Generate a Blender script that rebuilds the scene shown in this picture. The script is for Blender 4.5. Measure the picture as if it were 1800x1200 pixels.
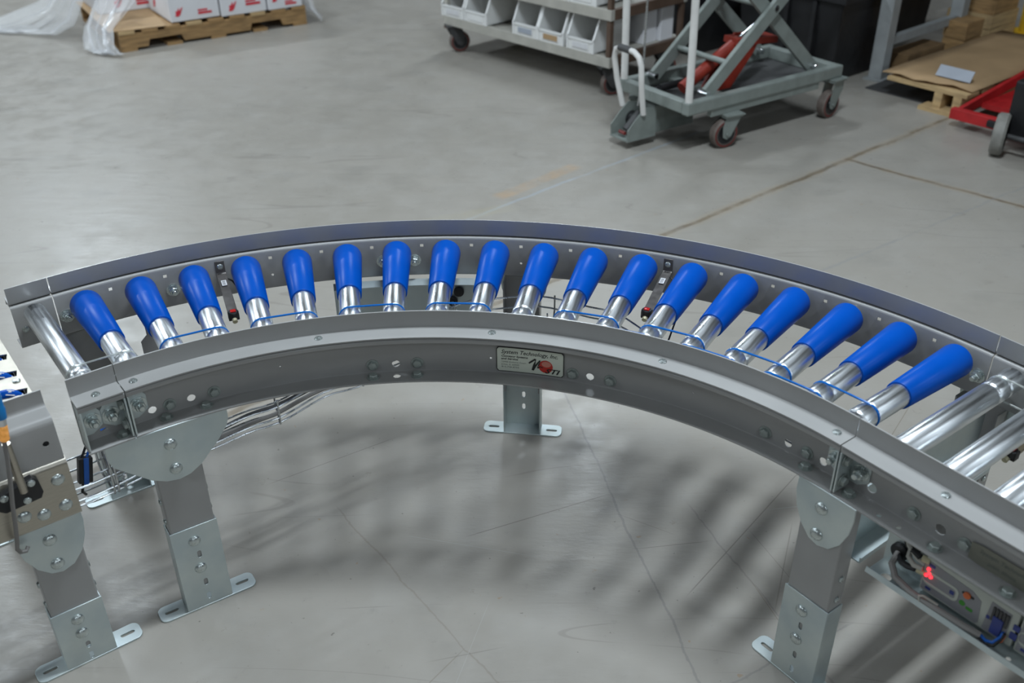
import bpy, bmesh, math, random
from mathutils import Vector, Matrix

random.seed(7)
for _o in list(bpy.data.objects):
    bpy.data.objects.remove(_o)
COL = bpy.context.scene.collection
SC = bpy.context.scene

# ------------------------------------------------------------------ camera
CAM_H, PITCH, ROLL, FPX = 1.70221, 0.55189, -0.01018, 1737.63
cd = bpy.data.cameras.new('camera')
cam = bpy.data.objects.new('camera', cd)
COL.objects.link(cam)
SC.camera = cam
cd.sensor_fit = 'HORIZONTAL'
cd.sensor_width = 36.0
cd.lens = FPX / 1800 * 36.0
cd.clip_start = 0.05
cd.clip_end = 200
_f = Vector((0, math.cos(PITCH), -math.sin(PITCH)))
_r = Vector((1, 0, 0))
_u = _r.cross(_f)
_r2 = _r * math.cos(ROLL) + _u * math.sin(ROLL)
_u2 = -_r * math.sin(ROLL) + _u * math.cos(ROLL)
cam.matrix_world = Matrix(((_r2.x, _u2.x, -_f.x, 0), (_r2.y, _u2.y, -_f.y, 0),
                           (_r2.z, _u2.z, -_f.z, CAM_H), (0, 0, 0, 1)))
cd.dof.use_dof = True
cd.dof.focus_distance = 2.35
cd.dof.aperture_fstop = 3.4

# ------------------------------------------------------------------ world, lights, exposure
w = bpy.data.worlds.new('world')
SC.world = w
w.use_nodes = True
bgn = w.node_tree.nodes['Background']
bgn.inputs[0].default_value = (0.80, 0.88, 1.0, 1)
bgn.inputs[1].default_value = 0.045

EDIR = Vector((0.773, 0.634, 0))        # the building's axis (floor joints, lamps, racks)
GDIR = Vector((0.634, -0.773, 0))


def strip_light(along, across, power, height=4.1, length=1.25, width=0.24):
    """suspended linear ceiling lamp, or an added fill lamp of that shape"""
    pos = Vector((0.44, 2.13, 0)) + EDIR * along + GDIR * across
    ld = bpy.data.lights.new('ceiling_or_fill_lamp', 'AREA')
    ld.shape = 'RECTANGLE'
    ld.size = length
    ld.size_y = width
    ld.energy = power
    ld.color = (0.81, 0.912, 1.0)
    ob = bpy.data.objects.new('ceiling_or_fill_lamp', ld)
    COL.objects.link(ob)
    ob.location = (pos.x, pos.y, height)
    ob.rotation_euler = (0, 0, math.atan2(EDIR.y, EDIR.x))


# rows of linear ceiling lamps along the hall, then unseen camera-side fill lamps
for along, across, power in ((0, 0, 160), (-6.0, 0, 45),
                             (3.7, -4.4, 82), (-1.3, -4.4, 98), (-6.0, -4.4, 125),
                             (0.8, -8.8, 165), (-4.2, -8.8, 165),
                             (-2.5, 4.6, 45), (2.5, 4.6, 40), (-5.0, 9.0, 95), (0.0, 9.0, 95), (5.0, 9.0, 95)):  # camera-side rows are fill, added to brighten upright faces
    strip_light(along, across, power)

SC.view_settings.view_transform = 'Standard'
SC.view_settings.look = 'None'
SC.view_settings.gamma = 1.0
SC.view_settings.use_curve_mapping = False
SC.view_settings.exposure = 0.0

# ------------------------------------------------------------------ curve geometry
C = Vector((-0.181706, 0.823506, 0))
A0, A1 = 2.213186, 2.213186 - math.pi / 2
Z3, Z2, Z1 = 0.6597, 0.6177, 0.5070
R_IN, R_FL, R_OUT, R_OFL = 1.0, 0.9538, 1.4525, 1.4987
ROLL_TOP = 0.617


def nvec(a):
    return Vector((math.cos(a), math.sin(a), 0))


def tvec(a):
    return Vector((math.sin(a), -math.cos(a), 0))


def PT(kind, u, R, z):
    """kind C: u in degrees along the curve; L / R: u in metres along the straight ends"""
    if kind == 'C':
        a = A0 - math.radians(u)
        v = C + nvec(a) * R
    else:
        a = A0 if kind == 'L' else A1
        v = C + nvec(a) * R + tvec(a) * u
    return Vector((v.x, v.y, z))


def frame(kind, u, R, z, mode='t'):
    """matrix: X = tangent, Y = outward radial, Z = up, at that place"""
    a = A0 - math.radians(u) if kind == 'C' else (A0 if kind == 'L' else A1)
    o = PT(kind, u, R, z)
    x, y = tvec(a), nvec(a)
    return Matrix(((x.x, y.x, 0, o.x), (x.y, y.y, 0, o.y), (0, 0, 1, o.z), (0, 0, 0, 1)))


# ------------------------------------------------------------------ materials
def new_mat(name):
    m = bpy.data.materials.new(name)
    m.use_nodes = True
    nt = m.node_tree
    b = nt.nodes['Principled BSDF']
    return m, nt, b


def mat(name, col, rough=0.5, metal=0.0, var=0.08, scale=12.0, bump=0.0, bscale=60.0, rvar=0.08,
        stretch=(1, 1, 1), coat=0.0, col2=None, trans=0.0, emit=None, spec=0.5, alpha=1.0):
    m, nt, b = new_mat(name)
    N, L = nt.nodes, nt.links
    tc = N.new('ShaderNodeTexCoord')
    mp = N.new('ShaderNodeMapping')
    mp.inputs['Scale'].default_value = stretch
    L.new(tc.outputs['Object'], mp.inputs['Vector'])
    nz = N.new('ShaderNodeTexNoise')
    nz.inputs['Scale'].default_value = scale
    nz.inputs['Detail'].default_value = 4
    L.new(mp.outputs[0], nz.inputs['Vector'])
    cr = N.new('ShaderNodeValToRGB')
    c1 = [max(0, c * (1 - var)) for c in col]
    c2 = [min(1, c * (1 + var)) for c in (col2 or col)]
    cr.color_ramp.elements[0].position = 0.32
    cr.color_ramp.elements[1].position = 0.68
    cr.color_ramp.elements[0].color = (*c1, 1)
    cr.color_ramp.elements[1].color = (*c2, 1)
    L.new(nz.outputs['Fac'], cr.inputs['Fac'])
    L.new(cr.outputs['Color'], b.inputs['Base Color'])
    mr = N.new('ShaderNodeMapRange')
    mr.inputs['From Min'].default_value = 0.3
    mr.inputs['From Max'].default_value = 0.7
    mr.inputs['To Min'].default_value = max(0.02, rough - rvar)
    mr.inputs['To Max'].default_value = min(1, rough + rvar)
    L.new(nz.outputs['Fac'], mr.inputs['Value'])
    L.new(mr.outputs[0], b.inputs['Roughness'])
    b.inputs['Metallic'].default_value = metal
    b.inputs['Coat Weight'].default_value = coat
    b.inputs['Coat Roughness'].default_value = 0.15
    b.inputs['Transmission Weight'].default_value = trans
    b.inputs['Specular IOR Level'].default_value = spec
    b.inputs['Alpha'].default_value = alpha
    if emit:
        b.inputs['Emission Color'].default_value = (*emit[:3], 1)
        b.inputs['Emission Strength'].default_value = emit[3]
    if bump:
        n2 = N.new('ShaderNodeTexNoise')
        n2.inputs['Scale'].default_value = bscale
        n2.inputs['Detail'].default_value = 3
        L.new(mp.outputs[0], n2.inputs['Vector'])
        bp = N.new('ShaderNodeBump')
        bp.inputs['Strength'].default_value = bump
        bp.inputs['Distance'].default_value = 0.002
        L.new(n2.outputs['Fac'], bp.inputs['Height'])
        L.new(bp.outputs[0], b.inputs['Normal'])
    return m


M = {}
M['paint'] = mat('grey_powder_coat', (0.318, 0.315, 0.306), 0.40, 0, 0.05, 6, 0.05, 900, 0.04, coat=0.30)
M['zinc'] = mat('zinc_plate', (0.53, 0.61, 0.63), 0.44, 0.6, 0.10, 9, 0.03, 120, 0.08, col2=(0.57, 0.62, 0.60))
M['zincbolt'] = mat('zinc_bolt', (0.55, 0.60, 0.59), 0.30, 0.9, 0.14, 120, 0.2, 300, 0.08)
M['hexbolt'] = mat('dull_zinc_bolt', (0.36, 0.40, 0.38), 0.42, 0.5, 0.14, 120, 0.1, 300, 0.08)
M['strap'] = mat('steel_strap_dark_reflection', (0.135, 0.125, 0.118), 0.38, 0.5, 0.12, 60, 0.04, 200, 0.06)  # steel, with the dark surroundings it reflects put into the colour
M['chrome'] = mat('bright_steel', (0.72, 0.74, 0.76), 0.16, 1.0, 0.08, 60, 0, 60, 0.06)
M['tube'] = mat('galvanized_tube', (0.74, 0.77, 0.79), 0.33, 1.0, 0.20, 16, 0.10, 40, 0.08, stretch=(0.35, 7, 7))
M['steel'] = mat('brushed_stainless', (0.46, 0.43, 0.37), 0.34, 1.0, 0.06, 40, 0.04, 200, 0.05, stretch=(1, 1, 14))
M['wire'] = mat('wire_steel', (0.50, 0.52, 0.53), 0.28, 1.0, 0.1, 40)
M['sleeve'] = mat('blue_polyurethane', (0.000, 0.068, 0.385), 0.33, 0, 0.05, 10, 0.02, 200, 0.05, spec=0.13)
M['belt'] = mat('blue_belt', (0.001, 0.12, 0.44), 0.16, 0, 0.05, 20, coat=0.4)
M['clear'] = mat('clear_belt', (0.80, 0.83, 0.80), 0.15, 0, 0.03, 20, trans=0.75)
M['black'] = mat('black_plastic', (0.012, 0.012, 0.013), 0.45, 0, 0.1, 30)
M['darkgrey'] = mat('dark_grey_rubber', (0.05, 0.05, 0.05), 0.6, 0, 0.15, 30)
M['strapwarm'] = mat('steel_strap_warm_reflection', (0.42, 0.35, 0.24), 0.5, 0.2, 0.12, 40)  # the same steel strap, coloured tan for the warm light it reflects
M['redlens'] = mat('red_lens', (0.42, 0.012, 0.010), 0.18, 0, 0.1, 80)
M['label'] = mat('white_label', (0.62, 0.62, 0.63), 0.55, 0, 0.04, 30)
M['ink'] = mat('black_ink', (0.018, 0.020, 0.018), 0.5, 0, 0.05, 30)
M['inkgrey'] = mat('grey_ink', (0.13, 0.15, 0.13), 0.5, 0, 0.05, 30)
M['nameplate'] = mat('silver_name_plate', (0.66, 0.70, 0.60), 0.45, 0.1, 0.04, 20)
M['oldplate'] = mat('dull_name_plate', (0.22, 0.22, 0.18), 0.45, 0.3, 0.05, 20)
M['logored'] = mat('logo_red', (0.55, 0.03, 0.02), 0.35, 0, 0.05, 20)
M['logopink'] = mat('logo_pink', (0.62, 0.23, 0.17), 0.35, 0, 0.05, 20)
M['module'] = mat('controller_housing', (0.43, 0.45, 0.40), 0.5, 0, 0.04, 20)
M['panel'] = mat('controller_panel', (0.235, 0.235, 0.245), 0.5, 0, 0.04, 20)
M['navy'] = mat('navy_print', (0.03, 0.045, 0.19), 0.5, 0, 0.1, 60)
M['green'] = mat('green_print', (0.05, 0.24, 0.03), 0.5, 0, 0.1, 60)
M['orange'] = mat('orange_knob', (0.55, 0.12, 0.03), 0.45, 0, 0.1, 60)
M['cable'] = mat('grey_cable', (0.20, 0.19, 0.18), 0.5, 0, 0.06, 30)
M['cablelt'] = mat('light_grey_cable', (0.36, 0.35, 0.31), 0.5, 0, 0.06, 30)
M['bluewire'] = mat('blue_wire', (0.01, 0.10, 0.42), 0.4, 0, 0.06, 30)
M['ledred'] = mat('red_indicator', (0.6, 0.01, 0.02), 0.3, 0, 0.05, 30, emit=(1.0, 0.02, 0.03, 4))
M['ledamber'] = mat('amber_indicator', (0.45, 0.24, 0.10), 0.2, 0, 0.5, 160, emit=(1.0, 0.42, 0.05, 0.35))
M['cyan'] = mat('blue_connector', (0.005, 0.16, 0.42), 0.35, 0, 0.06, 30)
M['brass'] = mat('plug_ivory', (0.50, 0.46, 0.30), 0.4, 0.2, 0.08, 40)
M['wood'] = mat('pallet_wood', (0.33, 0.20, 0.085), 0.75, 0, 0.28, 9, 0.2, 40, 0.05, stretch=(1, 1, 6))
M['woodpale'] = mat('pale_wood', (0.46, 0.32, 0.16), 0.75, 0, 0.2, 9, 0.2, 40, 0.05, stretch=(1, 1, 6))
M['wooddark'] = mat('dark_wood', (0.18, 0.11, 0.05), 0.8, 0, 0.25, 9, 0.2, 40, 0.05)
M['card'] = mat('cardboard', (0.40, 0.265, 0.14), 0.8, 0, 0.08, 5, 0.05, 30, 0.05)
M['carton'] = mat('white_carton', (0.74, 0.74, 0.76), 0.6, 0, 0.04, 5)
M['redprint'] = mat('red_print', (0.62, 0.03, 0.05), 0.6, 0, 0.1, 40)
M['bin'] = mat('white_bin_plastic', (0.74, 0.74, 0.72), 0.42, 0, 0.03, 8)
M['cartframe'] = mat('beige_cart_paint', (0.40, 0.385, 0.34), 0.5, 0, 0.10, 14)
M['cartbrown'] = mat('brown_cart_paint', (0.10, 0.062, 0.042), 0.55, 0, 0.15, 14)
M['lift'] = mat('sage_grey_paint', (0.205, 0.230, 0.212), 0.45, 0, 0.10, 16)
M['white'] = mat('white_paint', (0.66, 0.65, 0.62), 0.42, 0, 0.06, 20)
M['wheelred'] = mat('maroon_tyre', (0.15, 0.022, 0.018), 0.5, 0, 0.2, 30)
M['wheelgrey'] = mat('grey_tyre', (0.20, 0.195, 0.175), 0.6, 0, 0.15, 30)
M['wheelrim'] = mat('worn_tyre', (0.13, 0.105, 0.09), 0.6, 0, 0.15, 30)
M['jackred'] = mat('jack_red', (0.42, 0.016, 0.018), 0.42, 0, 0.12, 18)
M['orangered'] = mat('cylinder_red', (0.24, 0.022, 0.010), 0.5, 0, 0.15, 18)
M['totes'] = mat('black_tote', (0.010, 0.010, 0.011), 0.55, 0, 0.2, 12)
M['rack'] = mat('grey_rack_paint', (0.30, 0.315, 0.315), 0.5, 0, 0.10, 14)
M['yellow'] = mat('yellow_paint', (0.70, 0.44, 0.02), 0.45, 0, 0.05, 14)
M['paper'] = mat('pale_blue_sheet', (0.34, 0.37, 0.42), 0.6, 0, 0.05, 14)
M['ceiling'] = mat('white_ceiling', (0.50, 0.51, 0.52), 0.8, 0, 0.02, 2)
M['leaf'] = mat('dry_leaf', (0.25, 0.11, 0.035), 0.7, 0, 0.3, 60)
M['wrap'] = mat('stretch_film', (0.86, 0.87, 0.88), 0.22, 0, 0.03, 10, 0.5, 24, 0.1, alpha=0.22)


def floor_material():
    m, nt, b = new_mat('painted_concrete')
    N, L = nt.nodes, nt.links
    tc = N.new('ShaderNodeTexCoord')
    V = N.new('ShaderNodeNewGeometry').outputs['Position']

    def noise(scale, detail=5, rough=0.55, vec=None, dist=0.0):
        n = N.new('ShaderNodeTexNoise')
        n.inputs['Scale'].default_value = scale
        n.inputs['Detail'].default_value = detail
        n.inputs['Roughness'].default_value = rough
        n.inputs['Distortion'].default_value = dist
        L.new(vec or V, n.inputs['Vector'])
        return n.outputs['Fac']

    def mapping(rot=0, scale=(1, 1, 1), loc=(0, 0, 0)):
        mp = N.new('ShaderNodeMapping')
        mp.inputs['Rotation'].default_value = (0, 0, rot)
        mp.inputs['Scale'].default_value = scale
        mp.inputs['Location'].default_value = loc
        L.new(V, mp.inputs['Vector'])
        return mp.outputs[0]

    def rng(x, a, bb, c=0.0, d=1.0):
        r = N.new('ShaderNodeMapRange')
        r.interpolation_type = 'SMOOTHSTEP'
        for k, v in zip(('From Min', 'From Max', 'To Min', 'To Max'), (a, bb, c, d)):
            r.inputs[k].default_value = v
        L.new(x, r.inputs['Value'])
        return r.outputs[0]

    def math_(op, x, y=None):
        n = N.new('ShaderNodeMath')
        n.operation = op
        for i, v in enumerate((x, y)):
            if v is None:
                continue
            if isinstance(v, (int, float)):
                n.inputs[i].default_value = v
            else:
                L.new(v, n.inputs[i])
        return n.outputs[0]

    def mix(fac, a, bcol):
        n = N.new('ShaderNodeMix')
        n.data_type = 'RGBA'
        if isinstance(fac, (int, float)):
            n.inputs[0].default_value = fac
        else:
            L.new(fac, n.inputs[0])
        for sock, v in ((n.inputs[6], a), (n.inputs[7], bcol)):
            if isinstance(v, tuple):
                sock.default_value = (*v, 1)
            else:
                L.new(v, sock)
        return n.outputs[2]

    base = mix(rng(noise(0.9, 6), 0.3, 0.7), (0.290, 0.270, 0.236), (0.324, 0.302, 0.267))
    base = mix(rng(noise(5.0, 6, 0.65), 0.42, 0.72, 0, 0.45), base, (0.335, 0.320, 0.292))
    base = mix(rng(noise(2.2, 5, 0.6, mapping(0.3, (1, 1.4, 1), (5, 3, 0))), 0.55, 0.75, 0, 0.40), base, (0.215, 0.205, 0.185))
    base = mix(rng(noise(26, 5, 0.7), 0.58, 0.78, 0, 0.35), base, (0.19, 0.18, 0.165))
    # specks
    base = mix(rng(noise(58, 2, 0.5, mapping(0.2, loc=(2, 1, 0))), 0.735, 0.76, 0, 0.55), base, (0.08, 0.07, 0.06))
    base = mix(rng(noise(33, 2, 0.5, mapping(1.2, loc=(9, 4, 0))), 0.735, 0.77, 0, 0.5), base, (0.30, 0.19, 0.10))
    # scratches: thin level sets of stretched noise
    for i, (rot, st, sc, wd, am) in enumerate(((0.5, 0.10, 5, 0.0012, 0.35), (-0.75, 0.10, 4, 0.0012, 0.35))):
        f = noise(sc, 1.0, 0.3, mapping(rot, (st, 1, 1), (i * 7.3, i * 3.1, 0)))
        d = math_('ABSOLUTE', math_('SUBTRACT', f, 0.5))
        gate = rng(noise(2.4, 2, 0.5, mapping(0, (1, 1, 1), (i * 3, 8, 0))), 0.48, 0.58)
        s = math_('MULTIPLY', rng(d, wd, wd * 2.4, am, 0.0), gate)
        base = mix(s, base, (0.19, 0.17, 0.15))
    sep = N.new('ShaderNodeSeparateXYZ')
    L.new(V, sep.inputs[0])
    wob = math_('MULTIPLY', math_('SUBTRACT', noise(3.0, 6, 0.7), 0.5), 0.05)

    def line(p, q, width, col, amt, base, broken=True, seed=0.0, straight=False):
        d = Vector((q[0] - p[0], q[1] - p[1], 0))
        ln = d.length
        d.normalize()
        nx, ny = -d.y, d.x
        dist = math_('ADD', math_('MULTIPLY', math_('SUBTRACT', sep.outputs[0], p[0]), nx),
                     math_('MULTIPLY', math_('SUBTRACT', sep.outputs[1], p[1]), ny))
        dist = math_('ABSOLUTE', dist if straight else math_('ADD', dist, wob))
        al = math_('ADD', math_('MULTIPLY', math_('SUBTRACT', sep.outputs[0], p[0]), d.x),
                   math_('MULTIPLY', math_('SUBTRACT', sep.outputs[1], p[1]), d.y))
        on = math_('MULTIPLY', rng(al, -0.03, 0.03), rng(al, ln - 0.03, ln + 0.03, 1, 0))
        k = math_('MULTIPLY', rng(dist, width * 0.4, width, amt, 0), on)
        if broken:
            k = math_('MULTIPLY', k, rng(noise(4.5, 4, 0.7, mapping(0, loc=(seed, seed, 0))), 0.34, 0.6, 0.25, 1))
        return mix(k, base, col)

    base = line((-3.0, 0.60), (6.5, 8.39), 0.016, (0.13, 0.105, 0.075), 0.85, base)
    base = line((-3.0, 0.60), (6.5, 8.39), 0.042, (0.34, 0.25, 0.14), 0.22, base, True, 3.0)
    base = line((1.569, 4.348), (5.0, 0.98), 0.015, (0.12, 0.095, 0.07), 0.85, base, True, 6.0)
    base = line((1.569, 4.348), (5.0, 0.98), 0.036, (0.36, 0.27, 0.16), 0.25, base, True, 9.0)
    base = line((0.95, 3.10), (2.3, 4.05), 0.008, (0.26, 0.255, 0.245), 0.6, base, True, 1.0)
    base = line((-0.75, 3.20), (0.95, 4.75), 0.012, (0.34, 0.38, 0.42), 0.55, base, True, 2.0)
    base = line((-0.05, 3.95), (0.30, 4.30), 0.050, (0.40, 0.29, 0.19), 0.75, base, True, 12.0)
    base = line((-0.45, 3.65), (0.02, 3.85), 0.055, (0.36, 0.33, 0.24), 0.35, base, True, 4.0)
    base = line((1.98, 3.42), (2.25, 3.25), 0.020, (0.07, 0.065, 0.06), 0.9, base, False)
    base = line((0.15, 2.50), (0.45, 1.10), 0.004, (0.2, 0.19, 0.18), 0.6, base, False)
    base = line((0.45, 1.95), (0.85, 0.9), 0.0035, (0.2, 0.18, 0.17), 0.5, base, False)
    base = line((-0.45, 1.95), (0.1, 1.2), 0.003, (0.22, 0.19, 0.16), 0.5, base, False)
    base = line((0.2, 1.25), (0.75, 1.55), 0.0035, (0.2, 0.19, 0.18), 0.5, base, False)
    rs = random.Random(11)
    for i in range(16):
        px, py, an, ln = rs.uniform(-.75, 1.0), rs.uniform(1.1, 2.3), rs.uniform(0, math.pi), rs.uniform(.10, .55)
        base = line((px, py), (px + ln * math.cos(an), py + ln * math.sin(an)), rs.uniform(.0010, .0020),
                    rs.choice(((0.15, 0.13, 0.115), (0.17, 0.135, 0.10), (0.38, 0.37, 0.35))), rs.uniform(.4, .75), base, False, 0, True)
    L.new(base, b.inputs['Base Color'])
    rr = rng(noise(7, 6, 0.7), 0.3, 0.7, 0.27, 0.46)
    L.new(rr, b.inputs['Roughness'])
    b.inputs['Specular IOR Level'].default_value = 0.40
    bp = N.new('ShaderNodeBump')
    bp.inputs['Strength'].default_value = 0.20
    bp.inputs['Distance'].default_value = 0.006
    L.new(math_('ADD', noise(14, 5, 0.6, mapping(0.62, (0.45, 1.6, 1), (1, 2, 0))), math_('MULTIPLY', noise(60, 3, 0.6), 0.15)), bp.inputs['Height'])
    L.new(bp.outputs[0], b.inputs['Normal'])
    return m


M['floor'] = floor_material()

# ------------------------------------------------------------------ mesh helpers
WM = {}


class MB:
    def __init__(self):
        self.v, self.f = [], []

    def add(self, verts, faces, mtx=None):
        o = len(self.v)
        for p in verts:
            p = Vector(p)
            self.v.append(mtx @ p if mtx else p)
        for f in faces:
            self.f.append([i + o for i in f])
        return self

    def box(self, lo, hi, mtx=None, ch=0.0):
        x0, y0, z0 = lo
        x1, y1, z1 = hi
        if ch <= 0:
            vs = [(x0, y0, z0), (x1, y0, z0), (x1, y1, z0), (x0, y1, z0), (x0, y0, z1), (x1, y0, z1), (x1, y1, z1), (x0, y1, z1)]
            fs = [(0, 3, 2, 1), (4, 5, 6, 7), (0, 1, 5, 4), (1, 2, 6, 5), (2, 3, 7, 6), (3, 0, 4, 7)]
            return self.add(vs, fs, mtx)
        bm = bmesh.new()
        bmesh.ops.create_cube(bm, size=1)
        for v in bm.verts:
            v.co = Vector(((x0 + x1) / 2 + v.co.x * (x1 - x0), (y0 + y1) / 2 + v.co.y * (y1 - y0), (z0 + z1) / 2 + v.co.z * (z1 - z0)))
        bmesh.ops.bevel(bm, geom=list(bm.edges), offset=ch, segments=2, affect='EDGES', profile=0.6)
        bm.verts.index_update()
        self.add([v.co.copy() for v in bm.verts], [[v.index for v in f.verts] for f in bm.faces], mtx)
        bm.free()
        return self

    def beam(self, p0, p1, wdt, hgt, up=Vector((0, 0, 1))):
        p0, p1 = Vector(p0), Vector(p1)
        d = (p1 - p0)
        ln = d.length
        d.normalize()
        s = d.cross(up)
        if s.length < 1e-5:
            s = Vector((1, 0, 0))
        s.normalize()
        t = s.cross(d)
        mt = Matrix(((d.x, s.x, t.x, p0.x), (d.y, s.y, t.y, p0.y), (d.z, s.z, t.z, p0.z), (0, 0, 0, 1)))
        return self.box((0, -wdt / 2, -hgt / 2), (ln, wdt / 2, hgt / 2), mt)

    def lathe(self, prof, mtx=None, seg=28, cap=True):
        """prof: (x along axis, radius); axis = local X"""
        vs, fs = [], []
        n = len(prof)
        for (x, r) in prof:
            for k in range(seg):
                a = 2 * math.pi * k / seg
                vs.append((x, r * math.cos(a), r * math.sin(a)))
        for i in range(n - 1):
            for k in range(seg):
                k2 = (k + 1) % seg
                fs.append((i * seg + k, i * seg + k2, (i + 1) * seg + k2, (i + 1) * seg + k))
        if cap:
            fs.append([k for k in range(seg)][::-1])
            fs.append([(n - 1) * seg + k for k in range(seg)])
        return self.add(vs, fs, mtx)

    def cyl(self, p0, p1, r, seg=14, r1=None):
        p0, p1 = Vector(p0), Vector(p1)
        d = p1 - p0
        return self.lathe([(0, r), (d.length, r if r1 is None else r1)], axis_mtx(p0, d), seg)

    def tube(self, pts, r, seg=8, closed=False):
        pts = [Vector(p) for p in pts]
        n = len(pts)
        vs, fs = [], []
        prev = None
        for i, p in enumerate(pts):
            if closed:
                d = pts[(i + 1) % n] - pts[(i - 1) % n]
            else:
                d = pts[min(i + 1, n - 1)] - pts[max(i - 1, 0)]
            d.normalize()
            if prev is None:
                ref = Vector((0, 0, 1)) if abs(d.z) < 0.9 else Vector((1, 0, 0))
                s = d.cross(ref).normalized()
            else:
                s = (prev - d * prev.dot(d))
                if s.length < 1e-6:
                    s = d.orthogonal()
                s.normalize()
            prev = s
            t = d.cross(s)
            for k in range(seg):
                a = 2 * math.pi * k / seg
                vs.append(p + s * (r * math.cos(a)) + t * (r * math.sin(a)))
        m = n if closed else n - 1
        for i in range(m):
            j = (i + 1) % n
            for k in range(seg):
                k2 = (k + 1) % seg
                fs.append((i * seg + k, i * seg + k2, j * seg + k2, j * seg + k))
        if not closed:
            fs.append([k for k in range(seg)][::-1])
            fs.append([(n - 1) * seg + k for k in range(seg)])
        return self.add(vs, fs)

    def plate(self, outer, holes, th, mtx=None):
        """flat plate in local XZ (x, z), thickness along +Y, with holes cut through"""
        bm = bmesh.new()
        loops = [outer] + list(holes)
        for lp in loops:
            vv = [bm.verts.new((p[0], 0, p[1])) for p in lp]
            for i in range(len(vv)):
                bm.edges.new((vv[i], vv[(i + 1) % len(vv)]))
        bmesh.ops.triangle_fill(bm, use_beauty=True, use_dissolve=False, edges=bm.edges[:], normal=(0, -1, 0))
        bmesh.ops.recalc_face_normals(bm, faces=bm.faces[:])
        r = bmesh.ops.extrude_face_region(bm, geom=bm.faces[:])
        for g in r['geom']:
            if isinstance(g, bmesh.types.BMVert):
                g.co.y += th
        bmesh.ops.recalc_face_normals(bm, faces=bm.faces[:])
        bm.verts.index_update()
        self.add([v.co.copy() for v in bm.verts], [[v.index for v in f.verts] for f in bm.faces], mtx)
        bm.free()
        return self

    def sweep(self, prof, kind, us, cap=True):
        """closed profile of (R, z) carried along the conveyor line"""
        vs, fs = [], []
        n = len(prof)
        for u in us:
            for (R, z) in prof:
                vs.append(PT(kind, u, R, z))
        for i in range(len(us) - 1):
            for k in range(n):
                k2 = (k + 1) % n
                fs.append((i * n + k, i * n + k2, (i + 1) * n + k2, (i + 1) * n + k))
        if cap:
            fs.append([k for k in range(n)][::-1])
            fs.append([(len(us) - 1) * n + k for k in range(n)])
        return self.add(vs, fs)

    def mesh(self, name, origin=Vector((0, 0, 0)), smooth=True, angle=35):
        me = bpy.data.meshes.new(name)
        me.from_pydata([tuple(p - origin) for p in self.v], [], self.f)
        bm = bmesh.new()
        bm.from_mesh(me)
        bmesh.ops.recalc_face_normals(bm, faces=bm.faces[:])
        bm.to_mesh(me)
        bm.free()
        if smooth:
            me.shade_smooth()
            me.set_sharp_from_angle(angle=math.radians(angle))
        me.update()
        return me

    def build(self, name, m, parent=None, smooth=True, bevel=0.0, angle=35):
        lo = Vector([min(p[i] for p in self.v) for i in range(3)])
        hi = Vector([max(p[i] for p in self.v) for i in range(3)])
        c = (lo + hi) / 2
        if parent is None:
            c.z = lo.z
        ob = place(name, self.mesh(name, c, smooth, angle), m, Matrix.Translation(c), parent)
        if bevel:
            bv = ob.modifiers.new('bevel', 'BEVEL')
            bv.width = bevel
            bv.segments = 2
            bv.limit_method = 'ANGLE'
            bv.angle_limit = math.radians(40)
        return ob


def axis_mtx(o, d):
    d = Vector(d).normalized()
    s = d.orthogonal().normalized()
    t = d.cross(s)
    o = Vector(o)
    return Matrix(((d.x, s.x, t.x, o.x), (d.y, s.y, t.y, o.y), (d.z, s.z, t.z, o.z), (0, 0, 0, 1)))


def place(name, me, m, mw, parent=None):
    if m is not None and not me.materials:
        me.materials.append(M[m] if isinstance(m, str) else m)
    ob = bpy.data.objects.new(name, me)
    COL.objects.link(ob)
    WM[ob.name] = mw.copy()
    if parent is not None:
        ob.parent = parent
        ob.matrix_local = WM[parent.name].inverted() @ mw
    else:
        ob.matrix_local = mw
    return ob


def tag(ob, label, cat, group=None, kind=None):
    ob['label'] = label
    if cat:
        ob['category'] = cat
    if group:
        ob['group'] = group
    if kind:
        ob['kind'] = kind
    return ob


def thing(name, loc, label, cat, group=None):
    ob = bpy.data.objects.new(name, None)
    ob.empty_display_size = 0.1
    COL.objects.link(ob)
    WM[ob.name] = Matrix.Translation(Vector(loc))
    ob.location = loc
    return tag(ob, label, cat, group)


def cut(ob, cutter):
    """drill holes: boolean difference baked into the mesh"""
    co = place('drill', cutter.mesh('drill', Vector((0, 0, 0)), False), None, Matrix.Identity(4))
    md = ob.modifiers.new('holes', 'BOOLEAN')
    md.operation = 'DIFFERENCE'
    md.solver = 'EXACT'
    md.object = co
    bpy.context.view_layer.update()
    dg = bpy.context.evaluated_depsgraph_get()
    me = bpy.data.meshes.new_from_object(ob.evaluated_get(dg))
    ob.modifiers.remove(md)
    ob.data = me
    me.set_sharp_from_angle(angle=math.radians(35))
    bpy.data.objects.remove(co)
    return ob


def obround(cx, cz, wd, ht, n=6):
    """vertical or horizontal slot outline"""
    pts = []
    if ht >= wd:
        r = wd / 2
        d = ht / 2 - r
        for k in range(n + 1):
            a = math.pi * k / n
            pts.append((cx + r * math.cos(a), cz + d + r * math.sin(a)))
        for k in range(n + 1):
            a = math.pi + math.pi * k / n
            pts.append((cx + r * math.cos(a), cz - d + r * math.sin(a)))
    else:
        r = ht / 2
        d = wd / 2 - r
        for k in range(n + 1):
            a = -math.pi / 2 + math.pi * k / n
            pts.append((cx + d + r * math.cos(a), cz + r * math.sin(a)))
        for k in range(n + 1):
            a = math.pi / 2 + math.pi * k / n
            pts.append((cx - d + r * math.cos(a), cz + r * math.sin(a)))
    return pts


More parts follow.
